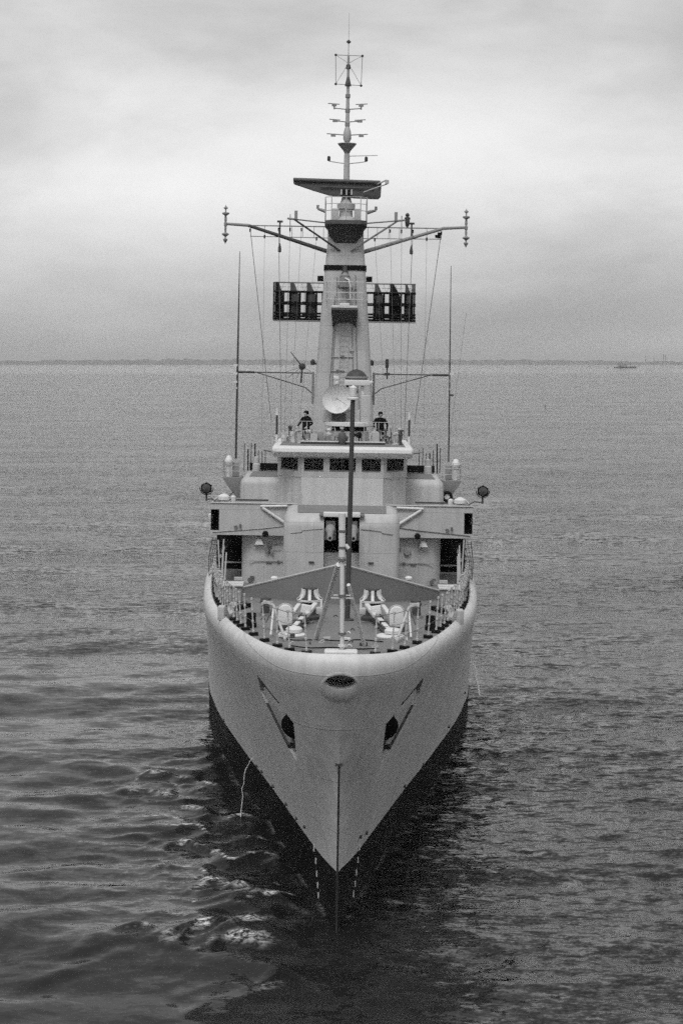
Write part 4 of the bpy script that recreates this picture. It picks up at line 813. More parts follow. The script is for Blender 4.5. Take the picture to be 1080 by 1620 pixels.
# yards -------------------------------------------------------------------
for sd in SIDES:
    ya = empty('yardarm', (0, 0, 0), ship)
    def Y(n, py, s=MS): return Vector((sd * hx(n, s), s, LZ(py, s)))          # n picture columns out from the mast's centre line
    m1 = MB(); m1.tube(Y(29, 398), Y(154, 359), .115, .085, 10); P('raking_spar', m1, DARK if sd < 0 else MID, ya)
    m1 = MB(); m1.tube(Y(152, 359), Y(188, 357), .085, .075, 10); P('end_spar', m1, MID, ya)
    m1 = MB(); m1.tube(Y(153, 359), Y(30, 359), .035, n=6); P('jackstay', m1, MID, ya)
    m1 = MB(); m1.tube(Y(151, 376), Y(26, 377), .02, n=5); P('foot_rope', m1, WIRE, ya)
    for n_ in (35, 50, 68, 85, 104, 128, 150):
        m1 = MB(); m1.tube(Y(n_, 359), Y(n_, 376), .012, n=4); P('stirrup', m1, WIRE, ya)
    m1 = MB(); a_, b_ = Vector((sd * .3, front(398) - .05, Z(398))), Y(82, 348, MS - 1.6); m1.tube(a_, b_, .055, .05, 8); P('forward_strut', m1, DARK if sd < 0 else MID, ya)
    m1 = MB(); m1.tube(b_, Y(30, 353, MS - .2), .04, n=6); m1.tube(b_, b_ + Vector((sd * .35, 0, .04)), .06, n=6); m1.box(b_ + Vector((-sd * .1, 0, .22)), (.16, .1, .45)); P('forward_boom', m1, MID, ya)
    lan = empty('lantern_aerial', Y(190, 357), ya)
    k_ = hx(1, MS)
    if sd < 0: pass
    prof = [(.02, 31), (.5, 29), (1.5, 27), (3.5, 25.5), (3.5, 24.5), (1, 23), (1, 18.5), (5.6, 17.5), (5.6, 16), (5.2, 15), (2, 13.5), (1.6, 12), (2, 8), (2.2, 6), (1.4, 3), (2.6, 2), (2.6, -3), (1.6, -4), (1.8, -9), (1.4, -13), (2.2, -14), (5.6, -15.5), (5.6, -17), (1.8, -20), (1, -21), (1, -23), (3.6, -24), (3.6, -25.5), (1.5, -29), (.05, -32)]
    bpy.data.objects.remove(lan, do_unlink=True)
    m1 = MB(); m1.lathe([(r_ * k_, z_ * k_) for r_, z_ in prof[::-1]], Y(190, 357), 14); P('lantern_aerial', m1, MID, ya, ang=.4)
    m1 = MB(); m1.tube(Y(104, 352), Y(104, 374), .045, n=7); m1.box(Y(104, 352), (.3, .12, .1)); P('hanging_aerial', m1, DARK, ya)
    m1 = MB(); m1.tube(Y(104, 374), Y(104, 390), .012, n=5); m1.lathe([(.03, 0), (.09, .03), (.09, .2), (.05, .4), (.02, .5)], Y(104, 401), 10); P('pendant_lamp', m1, DARK, ya)
    m1 = MB(); m1.tube(Y(88, 340), Y(88, 369), .022, n=6); P('rod_aerial', m1, MID, ya)
    if sd > 0:
        m1 = MB(); m1.lathe([(.02, -.05), (.1, .05), (.13, .3), (.08, .55), (.12, .62), (.04, .72)], Y(97, 357), 10); m1.box(Y(97, 344), (.3, .1, .1)); P('siren', m1, DARK, ya)
        m1 = MB(); m1.box(Y(148, 370), (.2, .2, .3)); m1.lathe([(.12, 0), (.14, .15)], Y(145, 374), 10); P('block', m1, BLACK, ya)
    # lower yard at the mast foot
    lo = empty('lower_yard', (0, 0, 0), ship)
    m1 = MB(); m1.tube(Y(48, 591), Y(140, 591), .035, n=6); m1.tube(Y(140, 591), Y(166, 591), .06, n=8); P('boom', m1, DARK, lo)
    m1 = MB(); m1.tube(Y(138, 591), Y(60, 614), .03, n=6); m1.tube(Y(60, 614), Y(48, 624), .03, n=6); P('brace', m1, DARK, lo)
    m1 = MB(); m1.tube(Y(48, 589), Y(48, 640), .06, n=8); P('upright', m1, MID, lo)
    # tall whip aerial carried by the lower yard
    wh = empty('whip_aerial', (0, 0, 0), ship)
    b_, t_ = Vector((sd * hx(168, MS - 2), MS - 2, LZ(728, MS - 2))), Y(167, 400 if sd < 0 else 418, MS - 2)
    m1 = MB(); r_ = .055 if sd < 0 else .036; m1.tube(b_, b_.lerp(t_, .45), r_, r_, 8); m1.tube(b_.lerp(t_, .45), t_, r_, .015, 8); P('rod', m1, DARK, wh)
    for k in (.34, .37, .41, .45):
        m1 = MB(); c = b_.lerp(t_, k); m1.box(c + Vector((-sd * -.10, 0, 0)), (.22, .14, .10)); P('insulator', m1, random.choice([WHITE, DARK, GREY]), wh)
    # halyards from the yard to the signal deck
    hal = empty('halyards', (0, 0, 0), ship)
    for n0, py0, n1, py1, s1, r_ in ((151, 364, 113, 668, 33, .018), (106, 362, 97, 690, 33, .016), (88, 362, 92, 690, 33.4, .009), (70, 362, 84, 690, 34, .008), (128, 374, 128, 700, 34, .007), (46, 376, 70, 690, 34, .007)):
        m1 = MB(); a_, b_ = Y(n0, py0), Vector((sd * hx(n1, s1), s1, LZ(py1, s1))); m1.path([a_, a_.lerp(b_, .5) + Vector((0, .1, -.03)), b_], r_, 5); P('halyard', m1, WIRE, hal)
        m1 = MB(); m1.box(a_ - Vector((0, 0, .08)), (.08, .08, .18)); P('pulley', m1, BLACK, hal)
    m1 = MB(); a_, b_ = Y(195, 470, MS + 2), Y(168, 700, MS - 2); m1.tube(a_.lerp(b_, .1), b_, .007, n=4); P('halyard', m1, WIRE, hal) if sd > 0 else None
# small lantern and dish gear on the lower yards
m1 = MB(); c = L(478, 580, MS); m1.lathe([(.05, -.12), (.17, -.08), (.17, .08), (.1, .12)], c, 12, (.5, 1, .2)); m1.tube(c, L(476, 606, MS), .045); m1.tube(c, L(460, 557, MS), .035, .02); P('direction_finder', m1, DARK, ship)
for px, py in ((447, 590), (455, 598), (492, 588), (468, 600)):
    m1 = MB(); m1.tube(c, L(px, py, MS), .012, n=5); P('finder_stay', m1, DARK, ship)
m1 = MB(); m1.tube(L(612, 600, MS), L(612, 568, MS), .04, n=7); m1.tube(L(612, 582, MS), L(612, 568, MS), .09, n=9); m1.box(L(612, 592, MS), (.3, .15, .14)); P('rod_antenna', m1, DARK, ship)

# long-range air warning aerial on the after mast ---------------------------
AS = 50.0; AZ = lambda py: LZ(py, AS)
def AX(px): return L(px, 480, AS).x
aw = empty('bedstead_radar', (0, AS, 0), ship)
zt, zb = AZ(448), AZ(508)
for py, r_ in ((448, .05), (463, .075), (480, .04), (482.5, .06), (497, .07), (501.5, .07), (506, .08), (509, .045)):
    m1 = MB(); m1.tube((AX(433), -.35 if py > 455 else .1, AZ(py)), (AX(657), -.35 if py > 455 else .1, AZ(py)), r_, n=6); P('frame_rail', m1, BLACK if py > 455 and py < 508 else MID, aw)
for px in (433, 436, 655, 652): 
    m1 = MB(); m1.tube((AX(px), 0, zt), (AX(px), 0, zb), .05, n=6); P('end_post', m1, DARK, aw)
pan = [(437, 441, 448), (459, 464, 474), (485, 490, 500)]; pan += [(511, 516, 526), (563, 568, 578)] 
pan += [(592, 597, 606), (616, 621, 633), (640, 645, 650)]
for k, (xa, xm, xb) in enumerate(pan):
    fn = MB(); xa_, xm_, xb_ = AX(xa), AX(xm), AX(xb); n_ = 7; ra = []
    for q in np.linspace(0, 1, n_):
        z_ = zt + (AZ(504) - zt) * q; cur = .9 * (1 - (2 * q - 1) ** 2)
        xo = xa_ + (xb_ - xm_) * 0; wdt = (xb_ - xa_) * (.35 + .65 * min(1, q * 2.6))
        ra.append([(xa_, -.35 + .05, z_), (xa_ + wdt, -.1 - cur * .3, z_), (xa_ + wdt, .0 - cur * .3 + .03, z_), (xa_, -.27, z_)])
    fn.loft(ra); P('curved_panel', fn, BLACK if k % 3 == 0 else DARK, aw)
    for x_ in (xa_, xb_ + .02):
        m1 = MB(); m1.tube((x_, -.4, AZ(462)), (x_, -.4, AZ(505)), .06, n=6); P('rib', m1, BLACK, aw)
for px in np.arange(446, 650, 9.0):
    m1 = MB(); m1.tube((AX(px), -.3, AZ(463)), (AX(px), -.3, AZ(506)), .012, n=4); P('mesh_wire', m1, DARK, aw)
for px in (444, 454, 468, 482, 496, 600, 612, 624, 637, 649):
    m1 = MB(); m1.box((AX(px), -.42, AZ(481)), (.26, .16, .2)); P('dipole_box', m1, BLACK, aw)
    m1 = MB(); m1.box((AX(px), -.42, AZ(500)), (.3, .14, .16)); P('dipole_box', m1, BLACK, aw)
for px in np.linspace(444, 648, 12):
    m1 = MB(); m1.tube((AX(px) - .2, .1, zt), (AX(px), -.3, AZ(463)), .015, n=4); m1.tube((AX(px) + .2, .1, zt), (AX(px), -.3, AZ(463)), .015, n=4); m1.tube((AX(px) - .3, .1, AZ(455)), (AX(px) + .3, .1, AZ(455)), .012, n=4); P('top_lattice', m1, MID, aw)
m1 = MB(); m1.loft([[(x_, y_, ZD(50) - .2) for x_, y_ in ((-1.2, -1.2), (1.2, -1.2), (1.2, 1.2), (-1.2, 1.2))], [(x_, y_ + .3, zb - .3) for x_, y_ in ((-.45, -.4), (.45, -.4), (.45, .4), (-.45, .4))]]); P('after_mast', m1, GREY, aw)
m1 = MB(); m1.tube((0, .2, zb - .4), (0, .2, zt), .2, n=10); P('turning_post', m1, DARK, aw)
# ---------------------------------------------------------------- people
def person(loc, rz, label, arms, cap_kind, cloth, cap_mat, group):
    # joints: name -> (x, y, z, radius); the figure looks along -y
    J = {'pelvis': (0, 0, .95, .155), 'waist': (0, 0, 1.08, .145), 'chest': (0, 0, 1.28, .175), 'neckb': (0, .01, 1.46, .085), 'neck': (0, -.005, 1.53, .06), 'jaw': (0, -.03, 1.58, .075), 'head': (0, -.015, 1.66, .098), 'crown': (0, 0, 1.73, .075), 'nose': (0, -.125, 1.635, .018)}
    E_ = [('pelvis', 'waist'), ('waist', 'chest'), ('chest', 'neckb'), ('neckb', 'neck'), ('neck', 'jaw'), ('jaw', 'head'), ('head', 'crown'), ('head', 'nose')]
    for sd, nm_ in ((-1, 'l'), (1, 'r')):
        J['hip' + nm_] = (sd * .1, 0, .88, .105); J['knee' + nm_] = (sd * .12, -.02, .50, .072); J['ank' + nm_] = (sd * .13, .01, .09, .05); J['toe' + nm_] = (sd * .15, -.17, .045, .04)
        E_ += [('pelvis', 'hip' + nm_), ('hip' + nm_, 'knee' + nm_), ('knee' + nm_, 'ank' + nm_), ('ank' + nm_, 'toe' + nm_)]
        J['sho' + nm_] = (sd * .2, .01, 1.40, .085); el_, wr_ = arms[nm_]
        J['elb' + nm_] = el_ + (.055,); J['wri' + nm_] = wr_ + (.036,)
        E_ += [('chest', 'sho' + nm_), ('sho' + nm_, 'elb' + nm_), ('elb' + nm_, 'wri' + nm_)]
        d_ = (Vector(wr_) - Vector(el_)).normalized(); w_ = Vector(wr_); pal = w_ + d_ * .08; J['pal' + nm_] = tuple(pal) + (.036,); E_.append(('wri' + nm_, 'pal' + nm_))
        sidev = d_.cross(Vector((0, 1, 0))); sidev = sidev.normalized() if sidev.length > .1 else Vector((1, 0, 0))
        for k, ln in enumerate((.065, .075, .07, .055)):
            J['f%d' % k + nm_] = tuple(pal + sidev * (k - 1.5) * .021 + d_ * ln * .55) + (.0095,); J['g%d' % k + nm_] = tuple(pal + sidev * (k - 1.5) * .023 + d_ * ln + Vector((0, -.02, -.02))) + (.008,)
            E_ += [('pal' + nm_, 'f%d' % k + nm_), ('f%d' % k + nm_, 'g%d' % k + nm_)]
        J['th' + nm_] = tuple(w_ + d_ * .05 + sidev * -.05) + (.011,); E_.append(('wri' + nm_, 'th' + nm_))
    keys = list(J); me = bpy.data.meshes.new('person'); me.from_pydata([J[k][:3] for k in keys], [(keys.index(a), keys.index(b)) for a, b in E_], [])
    tmp = bpy.data.objects.new('tmp', me); scene.collection.objects.link(tmp)
    sk = tmp.modifiers.new('skin', 'SKIN')
    for i, k in enumerate(keys):
        v = me.skin_vertices[0].data[i]; v.radius = (J[k][3] * (1.18 if k in ('chest', 'waist', 'pelvis') else 1), J[k][3] * (.82 if k in ('chest', 'waist', 'pelvis') else 1)); v.use_root = (k == 'pelvis')
    sub = tmp.modifiers.new('sub', 'SUBSURF'); sub.levels = 2; sub.render_levels = 2
    bpy.context.view_layer.update()
    out = bpy.data.meshes.new_from_object(tmp.evaluated_get(bpy.context.evaluated_depsgraph_get())); bpy.data.objects.remove(tmp, do_unlink=True)
    out.materials.clear(); out.materials.append(cloth); out.materials.append(SKIN)
    wl = [Vector(arms[k][1]) for k in ('l', 'r')]
    for p_ in out.polygons:
        c = p_.center; p_.material_index = 1 if (c.z > 1.50 and abs(c.x) < .14) or any((c - w_).length < .15 and (c - w_).dot((w_ - Vector(arms['lr'[i_]][0])).normalized()) > .0 for i_, w_ in enumerate(wl)) else 0
    out.polygons.foreach_set('use_smooth', [True] * len(out.polygons))
    q = ship_m @ Vector(loc)
    o = link('person', out, None, q, (0, ROLL, rz), label=label, category='person', group=group); o.scale = (1.12, 1.15, 1)
    m1 = MB()
    if cap_kind == 'peak':
        m1.lathe([(.10, 1.675), (.105, 1.70), (.14, 1.74), (.142, 1.765), (.09, 1.785), (.02, 1.79)], (0, -.01, 0), 16); m1.loft([[(-.07, -.09, 1.69), (.07, -.09, 1.69), (.05, -.165, 1.672), (-.05, -.165, 1.672)], [(-.07, -.09, 1.70), (.07, -.09, 1.70), (.05, -.165, 1.68), (-.05, -.165, 1.68)]])
    else: m1.lathe([(.106, 1.66), (.115, 1.69), (.112, 1.74), (.07, 1.79), (.02, 1.80)], (0, .0, 0), 14)
    P('cap', m1, cap_mat, o)
    m1 = MB(); m1.lathe([(.1, 1.60), (.104, 1.64), (.102, 1.69)], (0, .022, 0), 14); P('hair', m1, BLACK, o)
    for sd in SIDES:
        m1 = MB(); m1.lathe([(.004, -.01), (.012, -.006), (.012, .004), (.004, .008)], (sd * .036, -.098, 1.665), 8, (0, 1, 0)); P('eye', m1, BLACK, o)
    m1 = MB(); m1.box((0, -.1, 1.595), (.045, .012, .008)); P('mouth', m1, DARK, o)
    return o
bpy.context.view_layer.update()
ship_m = ship.matrix_world.copy()
akimbo = {'l': ((-.42, .04, 1.15), (-.22, -.18, 1.02)), 'r': ((.42, .04, 1.15), (.22, -.18, 1.02))}
railh = {'l': ((-.36, -.02, 1.14), (-.30, -.24, .98)), 'r': ((.38, -.02, 1.14), (.26, -.24, .98))}
glassesp = {'l': ((-.30, -.16, 1.26), (-.12, -.22, 1.50)), 'r': ((.30, -.16, 1.26), (.12, -.22, 1.50))}
mixed = {'l': railh['l'], 'r': ((.34, .02, 1.12), (.30, -.06, .88))}
g_ = 'crew on watch about the bridge'
PZ = LZ(706, 35.3)
m1 = MB(); m1.box((0, 35.4, PZ - .06), (2 * rw + .6, 1.6, .1)); P('lookout_platform', m1, DECK, ship)
person((L(484, 690, 35.3).x, 35.3, PZ), R(-38), 'lookout in dark clothes on bridge roof left of the radar dish', railh, 'beanie', CLOTH, BLACK, g_)
person((L(601, 690, 35.3).x, 35.3, PZ), R(12), 'lookout in dark clothes on bridge roof right of the gunnery director', mixed, 'beanie', CLOTH, BLACK, g_)
for px, s_, arm, lb in ((461, 28.9, glassesp, 'watchkeeper behind the leftmost bridge window'), (497, 28.3, railh, 'watchkeeper behind the bridge window second from the left'), (584, 28.5, railh, 'watchkeeper behind the bridge window fourth from the left'), (622, 28.9, akimbo, 'watchkeeper behind the rightmost bridge window')):
    person((L(px, 735, s_).x, s_, z_stand), R(random.uniform(-15, 15)), lb, arm, 'peak', CLOTH, WHITE if px == 497 else BLACK, g_)

# ---------------------------------------------------------------- sea
def axis(fine0, fine1, step, far, grow):
    c = list(np.arange(fine0, fine1 + 1e-6, step)); lo, hi = [], []
    st = step; x = fine0
    while x > -far if fine0 < 0 else False:
        st *= grow; x -= st; lo.append(max(x, -far))
    st = step; x = fine1
    while x < far: st *= grow; x += st; hi.append(min(x, far))
    return np.array(lo[::-1] + c + hi)
FAR = 32000.0
xs = axis(-22, 22, .11, FAR, 1.10)
ys = np.concatenate([[-3000, -600, -150, -40, 0, 15], axis(28, 88, .11, FAR, 1.035)])
Xg, Yg = np.meshgrid(xs, ys)
def smooth(a, b, v): q = np.clip((v - a) / (b - a), 0, 1); return q * q * (3 - 2 * q)
right = smooth(-2, 7, Xg); left = 1 - right
near = (1 - smooth(75, 170, Yg)) * (1 - smooth(16, 34, np.abs(Xg)))
Zg = np.zeros_like(Xg)
def waves(n, lmin, lmax, slope, spread, seed, ang0=90):
    r = np.random.default_rng(seed); z = np.zeros_like(Xg)
    for _ in range(n):
        lam = math.exp(r.uniform(math.log(lmin), math.log(lmax))); a = R(ang0 + r.normal(0, spread)); k = 2 * math.pi / lam
        z += slope * lam / (2 * math.pi) / math.sqrt(n) * 1.4 * np.sin(k * (Xg * math.cos(a) + Yg * math.sin(a)) + r.uniform(0, 6.28))
    return z
def patch(seed, scale):
    r = np.random.default_rng(seed); z = np.zeros_like(Xg)
    for _ in range(10):
        a = r.uniform(0, 6.28); k = 2 * math.pi / (scale * r.uniform(.6, 1.8)); z += np.sin(k * (Xg * math.cos(a) + .6 * Yg * math.sin(a)) + r.uniform(0, 6.28))
    return np.clip(.5 + z / 6.5, 0, 1)
near2 = (1 - smooth(150, 420, Yg)) * (1 - smooth(40, 110, np.abs(Xg)))
swell = waves(14, 7, 22, .050, 16, 3) * near2
short = waves(36, .7, 2.6, .16, 34, 5, 80) * near
mid = waves(22, 2.2, 6.0, .075, 26, 6) * near
fine = waves(40, .55, 1.5, .20, 60, 8, 70) * near
Zg += swell + mid * (.55 + .45 * patch(1, 9)) * (.75 + .5 * left) + short * (.10 + .22 * patch(2, 6) * left + .42 * right * (.35 + .9 * patch(9, 7)))
# disturbed water thrown out from the bow, both sides
dd = Yg - D; hbw = KW(np.clip(dd, 0, 112)); gap = np.abs(Xg - X0) - hbw
bowzone = np.exp(-np.clip(gap, 0, 99) / 3.2) * smooth(-9, 2, dd) * (1 - smooth(30, 48, dd))
Zg += fine * bowzone * (.75 * right + .30 * left) + short * bowzone * .22
# steep, crested water of the bow wave on the left side
foam = np.zeros_like(Xg)
lb = np.exp(-np.clip(gap - 2.0, 0, 99) / 4.0) * smooth(45, 53, Yg) * (1 - smooth(70, 84, Yg)) * smooth(-.6, -2.2, Xg) * smooth(.05, 1.2, gap)
def warp(seed, sc): return (patch(seed, sc) - .5) * 2
for lam, ang, amp, seed in ((4.2, 78, .30, 1), (2.5, 98, .25, 2), (1.7, 70, .16, 3), (1.15, 104, .10, 4)):
    k = 2 * math.pi / lam; a_ = R(ang); ph = k * (Xg * math.cos(a_) + Yg * math.sin(a_)) + 2.6 * warp(seed + 200, lam * 2.4) + 1.2 * warp(seed + 210, lam)
    cr_ = 1 - np.abs(np.sin(ph / 2)); cr_ = np.minimum(cr_, .94); pm = smooth(.35, .75, patch(seed + 220, lam * 2.2)); Zg += amp * lb * cr_ * pm
    if seed < 4: foam = np.maximum(foam, .8 * smooth(.88, .98, 1 - np.abs(np.sin(ph / 2))) * pm * smooth(.25, .7, lb) * smooth(.48, .72, patch(seed + 230, 1.8)))
def wp(px, py): k = H / (py - HZ); return ((px - 540) * k, F * k)
def ridge(px_pts, amp, width, fo=0.0, seed=0, back=1.6):
    global Zg, foam
    pts = [wp(*p) for p in px_pts]; best = np.full_like(Xg, 1e9); sgn = np.zeros_like(Xg); tpar = np.zeros_like(Xg); tot = len(pts) - 1
    for i, ((xa, ya), (xb, yb)) in enumerate(zip(pts[:-1], pts[1:])):
        dx, dy = xb - xa, yb - ya; l2 = dx * dx + dy * dy; q = np.clip(((Xg - xa) * dx + (Yg - ya) * dy) / l2, 0, 1)
        ex, ey = Xg - xa - q * dx, Yg - ya - q * dy; dist = np.hypot(ex, ey); m = dist < best
        best = np.where(m, dist, best); sgn = np.where(m, np.sign(ey), sgn); tpar = np.where(m, (i + q) / tot, tpar)
    env = np.clip(np.sin(np.pi * np.clip(tpar * .92 + .04, 0, 1)), 0, 1) ** .7
    width = width * .72; amp = amp * .62; best = best + .16 * (patch(seed + 300, .8) - .5) + .3 * (patch(seed + 310, 2.2) - .5); best = np.abs(best); wid = np.where(sgn > 0, width * back, width * .62)
    wob = .75 + .5 * patch(seed + 40, 1.6)
    prof = np.exp(-(best / wid) ** 1.5)
    Zg = Zg + amp * env * prof * wob - amp * .35 * env * np.exp(-((best - width * 1.5) / (width * .9)) ** 2) * (sgn < 0)
    if fo: foam = np.maximum(foam, fo * env * np.exp(-(best / (width * .5)) ** 2) * smooth(.28, .55, patch(seed + 60, 1.1)))
ridge([(250, 1338), (290, 1332), (330, 1348), (378, 1348)], .34, .40, 1.0, 1)
ridge([(300, 1392), (340, 1385), (390, 1394)], .20, .34, .9, 2)
ridge([(298, 1412), (330, 1402), (376, 1408), (420, 1398)], .36, .50, .7, 3)
ridge([(170, 1492), (215, 1485), (262, 1480)], .24, .40, .8, 4)
ridge([(262, 1502), (300, 1486), (360, 1478), (425, 1466)], .34, .42, .9, 5)
ridge([(310, 1512), (360, 1500), (430, 1505)], .22, .36, .7, 6)
ridge([(90, 1520), (180, 1500), (250, 1492)], .16, .55, 0, 7)
ridge([(190, 1256), (245, 1262), (295, 1272)], .22, .45, .6, 8)
ridge([(282, 1284), (302, 1282), (330, 1290)], .24, .34, .9, 9)
ridge([(360, 1300), (385, 1294), (408, 1300)], .20, .34, 1.0, 10)
ridge([(20, 1560), (90, 1540), (170, 1530)], .14, .7, 0, 14)
ridge([(400, 1345), (440, 1362), (480, 1400)], .14, .4, .25, 15)
ridge([(380, 1440), (430, 1432), (490, 1455)], .16, .4, .3, 16)
ridge([(240, 1372), (265, 1366), (272, 1374)], .15, .3, .8, 17)
ridge([(330, 1150), (360, 1170), (395, 1240), (430, 1300)], .10, .5, 0, 18)
# foam along the waterline and sprinkled on the bow wave
foam = np.maximum(foam, .22 * np.exp(-(np.clip(gap - .02, 0, 9) / .10) ** 2) * smooth(.5, .75, patch(77, 1.4)) * (dd > 1) * (dd < 45))
inside = (np.abs(Xg - X0) < hbw * .62) & (dd > 1.5) & (dd < 105)
Zg = np.where(inside, -.6, Zg)
nv, nh = Xg.shape
verts = np.stack([Xg.ravel(), Yg.ravel(), Zg.ravel()], 1)
ii = np.arange(nv * nh).reshape(nv, nh); faces = np.stack([ii[:-1, :-1].ravel(), ii[:-1, 1:].ravel(), ii[1:, 1:].ravel(), ii[1:, :-1].ravel()], 1)
sme = bpy.data.meshes.new('sea'); sme.vertices.add(len(verts)); sme.vertices.foreach_set('co', verts.ravel())
sme.loops.add(faces.size); sme.loops.foreach_set('vertex_index', faces.ravel()); sme.polygons.add(len(faces)); sme.polygons.foreach_set('loop_start', np.arange(0, faces.size, 4)); sme.polygons.foreach_set('loop_total', np.full(len(faces), 4))
sme.update(calc_edges=True); sme.polygons.foreach_set('use_smooth', [True] * len(faces))
at = sme.attributes.new('foam', 'FLOAT', 'POINT'); at.data.foreach_set('value', foam.ravel().astype(np.float32))
at = sme.attributes.new('chop', 'FLOAT', 'POINT'); at.data.foreach_set('value', np.clip((.14 + .9 * smooth(60, 140, Yg - 18 * left) + .62 * right * (1 - smooth(56, 130, Yg))) * (1 - .85 * smooth(1800, 3600, Yg)) + bowzone * (1.0 * right + .4 * left), 0, 1.5).ravel().astype(np.float32))
wm = bpy.data.materials.new('sea_water'); wm.use_nodes = True; t = wm.node_tree; b = t.nodes['Principled BSDF']
b.inputs['Roughness'].default_value = .09; b.inputs['IOR'].default_value = 1.33; b.inputs['Specular IOR Level'].default_value = .5
co = N(t, 'ShaderNodeTexCoord')
def wnoise(sx, sy, sc, det, rough=.55, rot=0):
    m_ = N(t, 'ShaderNodeMapping'); m_.inputs['Scale'].default_value = (sx, sy, 1); m_.inputs['Rotation'].default_value = (0, 0, R(rot)); t.links.new(co.outputs['Object'], m_.inputs[0])
    n_ = N(t, 'ShaderNodeTexNoise'); n_.inputs['Scale'].default_value = sc; n_.inputs['Detail'].default_value = det; n_.inputs['Roughness'].default_value = rough; n_.inputs['Distortion'].default_value = .3; t.links.new(m_.outputs[0], n_.inputs['Vector']); return n_.outputs['Fac']
chop = N(t, 'ShaderNodeAttribute', attribute_name='chop').outputs['Fac']; fm = N(t, 'ShaderNodeAttribute', attribute_name='foam').outputs['Fac']
def wslope(sx, sy, sc, det, rough=.6, rot=0):                     # two noise channels read as the slope of the ripples
    m_ = N(t, 'ShaderNodeMapping'); m_.inputs['Scale'].default_value = (sx, sy, 1); m_.inputs['Rotation'].default_value = (0, 0, R(rot)); t.links.new(co.outputs['Object'], m_.inputs[0])
    n_ = N(t, 'ShaderNodeTexNoise'); n_.inputs['Scale'].default_value = sc; n_.inputs['Detail'].default_value = det; n_.inputs['Roughness'].default_value = rough; n_.inputs['Distortion'].default_value = .4; t.links.new(m_.outputs[0], n_.inputs['Vector'])
    v_ = N(t, 'ShaderNodeVectorMath', operation='SUBTRACT'); t.links.new(n_.outputs['Color'], v_.inputs[0]); v_.inputs[1].default_value = (.5, .5, .5); return v_.outputs[0]
def vscale(v, k):
    n_ = N(t, 'ShaderNodeVectorMath', operation='SCALE'); t.links.new(v, n_.inputs[0])
    if isinstance(k, (int, float)): n_.inputs['Scale'].default_value = k
    else: t.links.new(k, n_.inputs['Scale'])
    return n_.outputs[0]
def vadd(a_, b_): n_ = N(t, 'ShaderNodeVectorMath', operation='ADD'); t.links.new(a_, n_.inputs[0]); t.links.new(b_, n_.inputs[1]); return n_.outputs[0]
gust = ramp(t, wnoise(.5, 1.0, .05, 3, rot=10), [(.35, .45), (.65, 1.0)])
rip = vadd(vadd(vscale(wslope(.45, 1.5, 1.5, 3, .6, rot=-4), 1.5), vscale(wslope(.6, 1.3, 3.4, 4, .62, rot=5), 2.4)), vscale(wslope(.8, 1.2, 11.0, 3, rot=-12), 1.5))
rip = vscale(rip, math_node(t, 'MULTIPLY', chop, gust))
rip = vadd(rip, vscale(wslope(.35, 1.0, .40, 4, rot=3), .34))
flat = N(t, 'ShaderNodeVectorMath', operation='MULTIPLY'); t.links.new(rip, flat.inputs[0]); flat.inputs[1].default_value = (.8, 1, 0)
gn = N(t, 'ShaderNodeNewGeometry'); nn = N(t, 'ShaderNodeVectorMath', operation='NORMALIZE'); t.links.new(vadd(gn.outputs['Normal'], flat.outputs[0]), nn.inputs[0]); t.links.new(nn.outputs[0], b.inputs['Normal'])
brk = ramp(t, wnoise(.6, 1.3, 7.0, 5, .75), [(.44, 0), (.60, 1.0)])
fmask = math_node(t, 'MULTIPLY', math_node(t, 'MULTIPLY', fm, 1.5, clamp=True), brk, clamp=True)
mx = N(t, 'ShaderNodeMix', data_type='FLOAT'); t.links.new(fmask, mx.inputs[0]); mx.inputs[2].default_value = .012; mx.inputs[3].default_value = .72
t.links.new(mx.outputs[0], b.inputs['Base Color'])
mr = N(t, 'ShaderNodeMix', data_type='FLOAT'); t.links.new(fmask, mr.inputs[0]); mr.inputs[2].default_value = .06; mr.inputs[3].default_value = .8; t.links.new(mr.outputs[0], b.inputs['Roughness'])
sme.materials.append(wm)
link('sea', sme, kind='structure')

# water pumped overboard, falling from the hull side
def stream(pts, r0, label):
    m1 = MB(); n_ = 14; P0, P1, P2 = [Vector(p) for p in pts]; path = []; rad_ = []
    for i in range(n_):
        q = i / (n_ - 1); path.append(P0 * (1 - q) ** 2 + P1 * 2 * q * (1 - q) + P2 * q * q + Vector((random.uniform(-.05, .05), 0, random.uniform(-.03, .03)))); rad_.append(r0 * (1 + q * .9) * random.uniform(.7, 1.25))
    m1.path(path, rad_, 6); P('water_jet', m1, FOAMW, None, label=label, category='water jet', group='water pumped overboard from the hull')
q = ship_m @ Vector((-hull_hb(13.6, 2.3), 13.6, 2.3)); stream((q, q + Vector((-.42, -.1, -.25)), (q.x - .46, q.y - .2, .12)), .010, 'thin jet of water falling from the left side of the hull')
q = ship_m @ Vector((hull_hb(30, 3.3), 30, 3.3)); stream((q, q + Vector((.25, 0, -.2)), (q.x + .4, q.y - .2, 1.6)), .030, 'short splash of water beside the hull far right')

